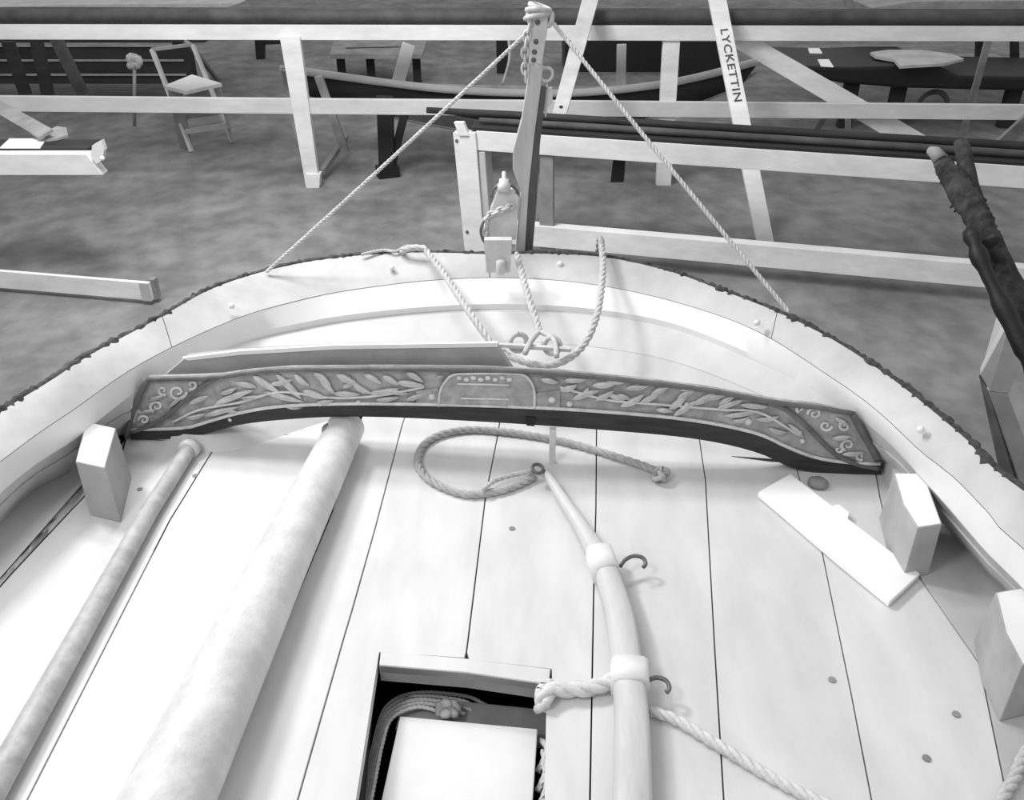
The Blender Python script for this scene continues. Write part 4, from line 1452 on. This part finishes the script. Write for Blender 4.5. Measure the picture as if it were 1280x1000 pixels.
# dark hull at right with a pale lens-shaped board and papers on it
dh = thing('dark_hull', 'long upturned black hull lying beyond the racks at the right', 'boat', Pz(1130, 112, 0))
Yh = 9.3
top_ = [(985, 82), (1060, 84), (1120, 82), (1170, 82), (1200, 94), (1290, 96), (1400, 98)]
bot_ = [(1400, 116), (1280, 114), (1195, 112), (1120, 110), (1050, 104), (985, 90)]
vs, fs = prism([Py(x, y, Yh) for x, y in top_ + bot_], (0, 1.1, 0)); o = meshobj('hull', vs, fs, M['black'], dh); bev(o, .04)
for x in (1065, 1125, 1270):
    p_ = Py(x, 104, Yh + .2)
    bar_o('block', p_, V((p_.x, p_.y, 0)), .14, .1, M['dark'], dh, (0, 1, 0))
zl = Py(1060, 84, Yh).z + .012
zl3 = Py(1120, 82, Yh).z + .04
ls = [Pz(x, y, zl3) for x, y in [(1088, 65), (1110, 62), (1150, 62), (1190, 67), (1205, 73), (1180, 79), (1125, 82), (1118, 74), (1095, 70)]]
zl2 = ls[0].z
o = MB().add(*prism(ls, (0, 0, -.03))).build('pale_lens_board', M['pale_wood'], None, bevel=.004); tag(o, 'pale pointed oval board lying on the black hull', 'board')
for lab, q in (('upper small white sheet on the black hull', [(1010, 60), (1024, 60), (1028, 66), (1012, 66)]), ('lower small white sheet on the black hull', [(1022, 74), (1036, 74), (1042, 83), (1026, 82)])):
    o = MB().add(*prism([Pz(x, y, zl) for x, y in q], (0, 0, -.01))).build('white_sheet', M['paper'], None); tag(o, lab, 'sheet')
o = solid('grey_box', 'grey box beyond the rack near the right edge', 'box', [(1206, 74), (1262, 74), (1264, 92), (1206, 92)], fY(91.5), .4, M['grey_wood'])
o = bar_o('leaning_stick', Py(1236, 48, 8.3), Pz(1216, 116, 0) * 0 + V((Py(1218, 112, 8.6).x, 8.6, 0)), .06, .03, M['grey_wood'], None, (0, 1, 0)); tag(o, 'grey stick leaning behind the far rack at the right', 'stick')
o = solid('dark_post', 'dark post at the right edge beyond the far rack', 'post', [(1266, 48), (1274, 48), (1276, 126), (1266, 126)], fY(126), .08, M['dark'])
o = solid('dark_post', 'dark post standing behind the leaning grey stick', 'post', [(1222, 50), (1232, 50), (1230, 88), (1221, 88)], fY(88) - .25, .08, M['dark'])
# curved tyre-like thing under the dark hull
vs, fs = tube(ring_pts(Py(1165, 134, fY(136)), (0, -1, 0), .17, 18, a0=-1.7, a1=1.7, ref=(0, 0, 1)), .03, 8)
o = meshobj('bent_hoop', vs, fs, M['grey_wood'], None, True); tag(o, 'grey bent hoop on the floor under the black hull', 'hoop')
# small struts below the middle rail
o = bar_o('short_stick', Py(1030, 146, 8.3), Pz(1010, 178, .02), .07, .03, M['grey_wood'], None, (0, 1, 0)); tag(o, 'short grey stick slanting below the middle rail', 'stick')
o = bar_o('short_stick', Py(1060, 146, 8.3), Pz(1060, 178, .02), .05, .03, M['pale_wood'], None, (0, 1, 0)); tag(o, 'short pale upright stick below the middle rail', 'stick')
o = bar_o('short_plank', Py(1290, 145, 7.2), Pz(1240, 190, .3), .12, .03, M['grey_wood'], None, (0, 1, 0)); tag(o, 'grey plank slanting behind the racks at the right edge', 'plank')
o = bar_o('short_stick', Py(235, 53, 9.5), Pz(272, 100, .05), .08, .03, M['grey_wood'], None, (0, 1, 0)) ; tag(o, 'grey slat leaning behind the stepladder', 'slat')
o = solid('dark_trestle', 'dark small trestle behind the left post of the far rack', 'trestle', [(318, 48), (362, 48), (362, 55), (330, 56), (330, 74), (320, 74)], fY(74), .1, M['dark'])
o = solid('far_sheet', 'pale covered boat far beyond the left end of the top rail', 'boat', [(-60, 10), (90, 6), (300, 4), (262, 17), (-60, 20)], 11.0, 1.0, M['pale_wood'])
o = solid('far_boat', 'grey boat side far beyond the right end of the top rail', 'boat', [(1090, 10), (1140, 2), (1400, 0), (1400, 22), (1090, 22)], 10.6, 1.0, M['boat_grey'])

# light bits: nail marks on the deck
for k, (x, y) in enumerate(((1195, 893), (640, 661), (1158, 948), (175, 612), (244, 595), (1040, 850))):
    vs, fs = lathe(Dp(x, y) + V((0, 0, -.0005)), (0, 0, 1), [(0, .009), (.003, .009), (.004, .0)], 10)
    meshobj('nail_head', vs, fs, M['grey_wood'], boat)
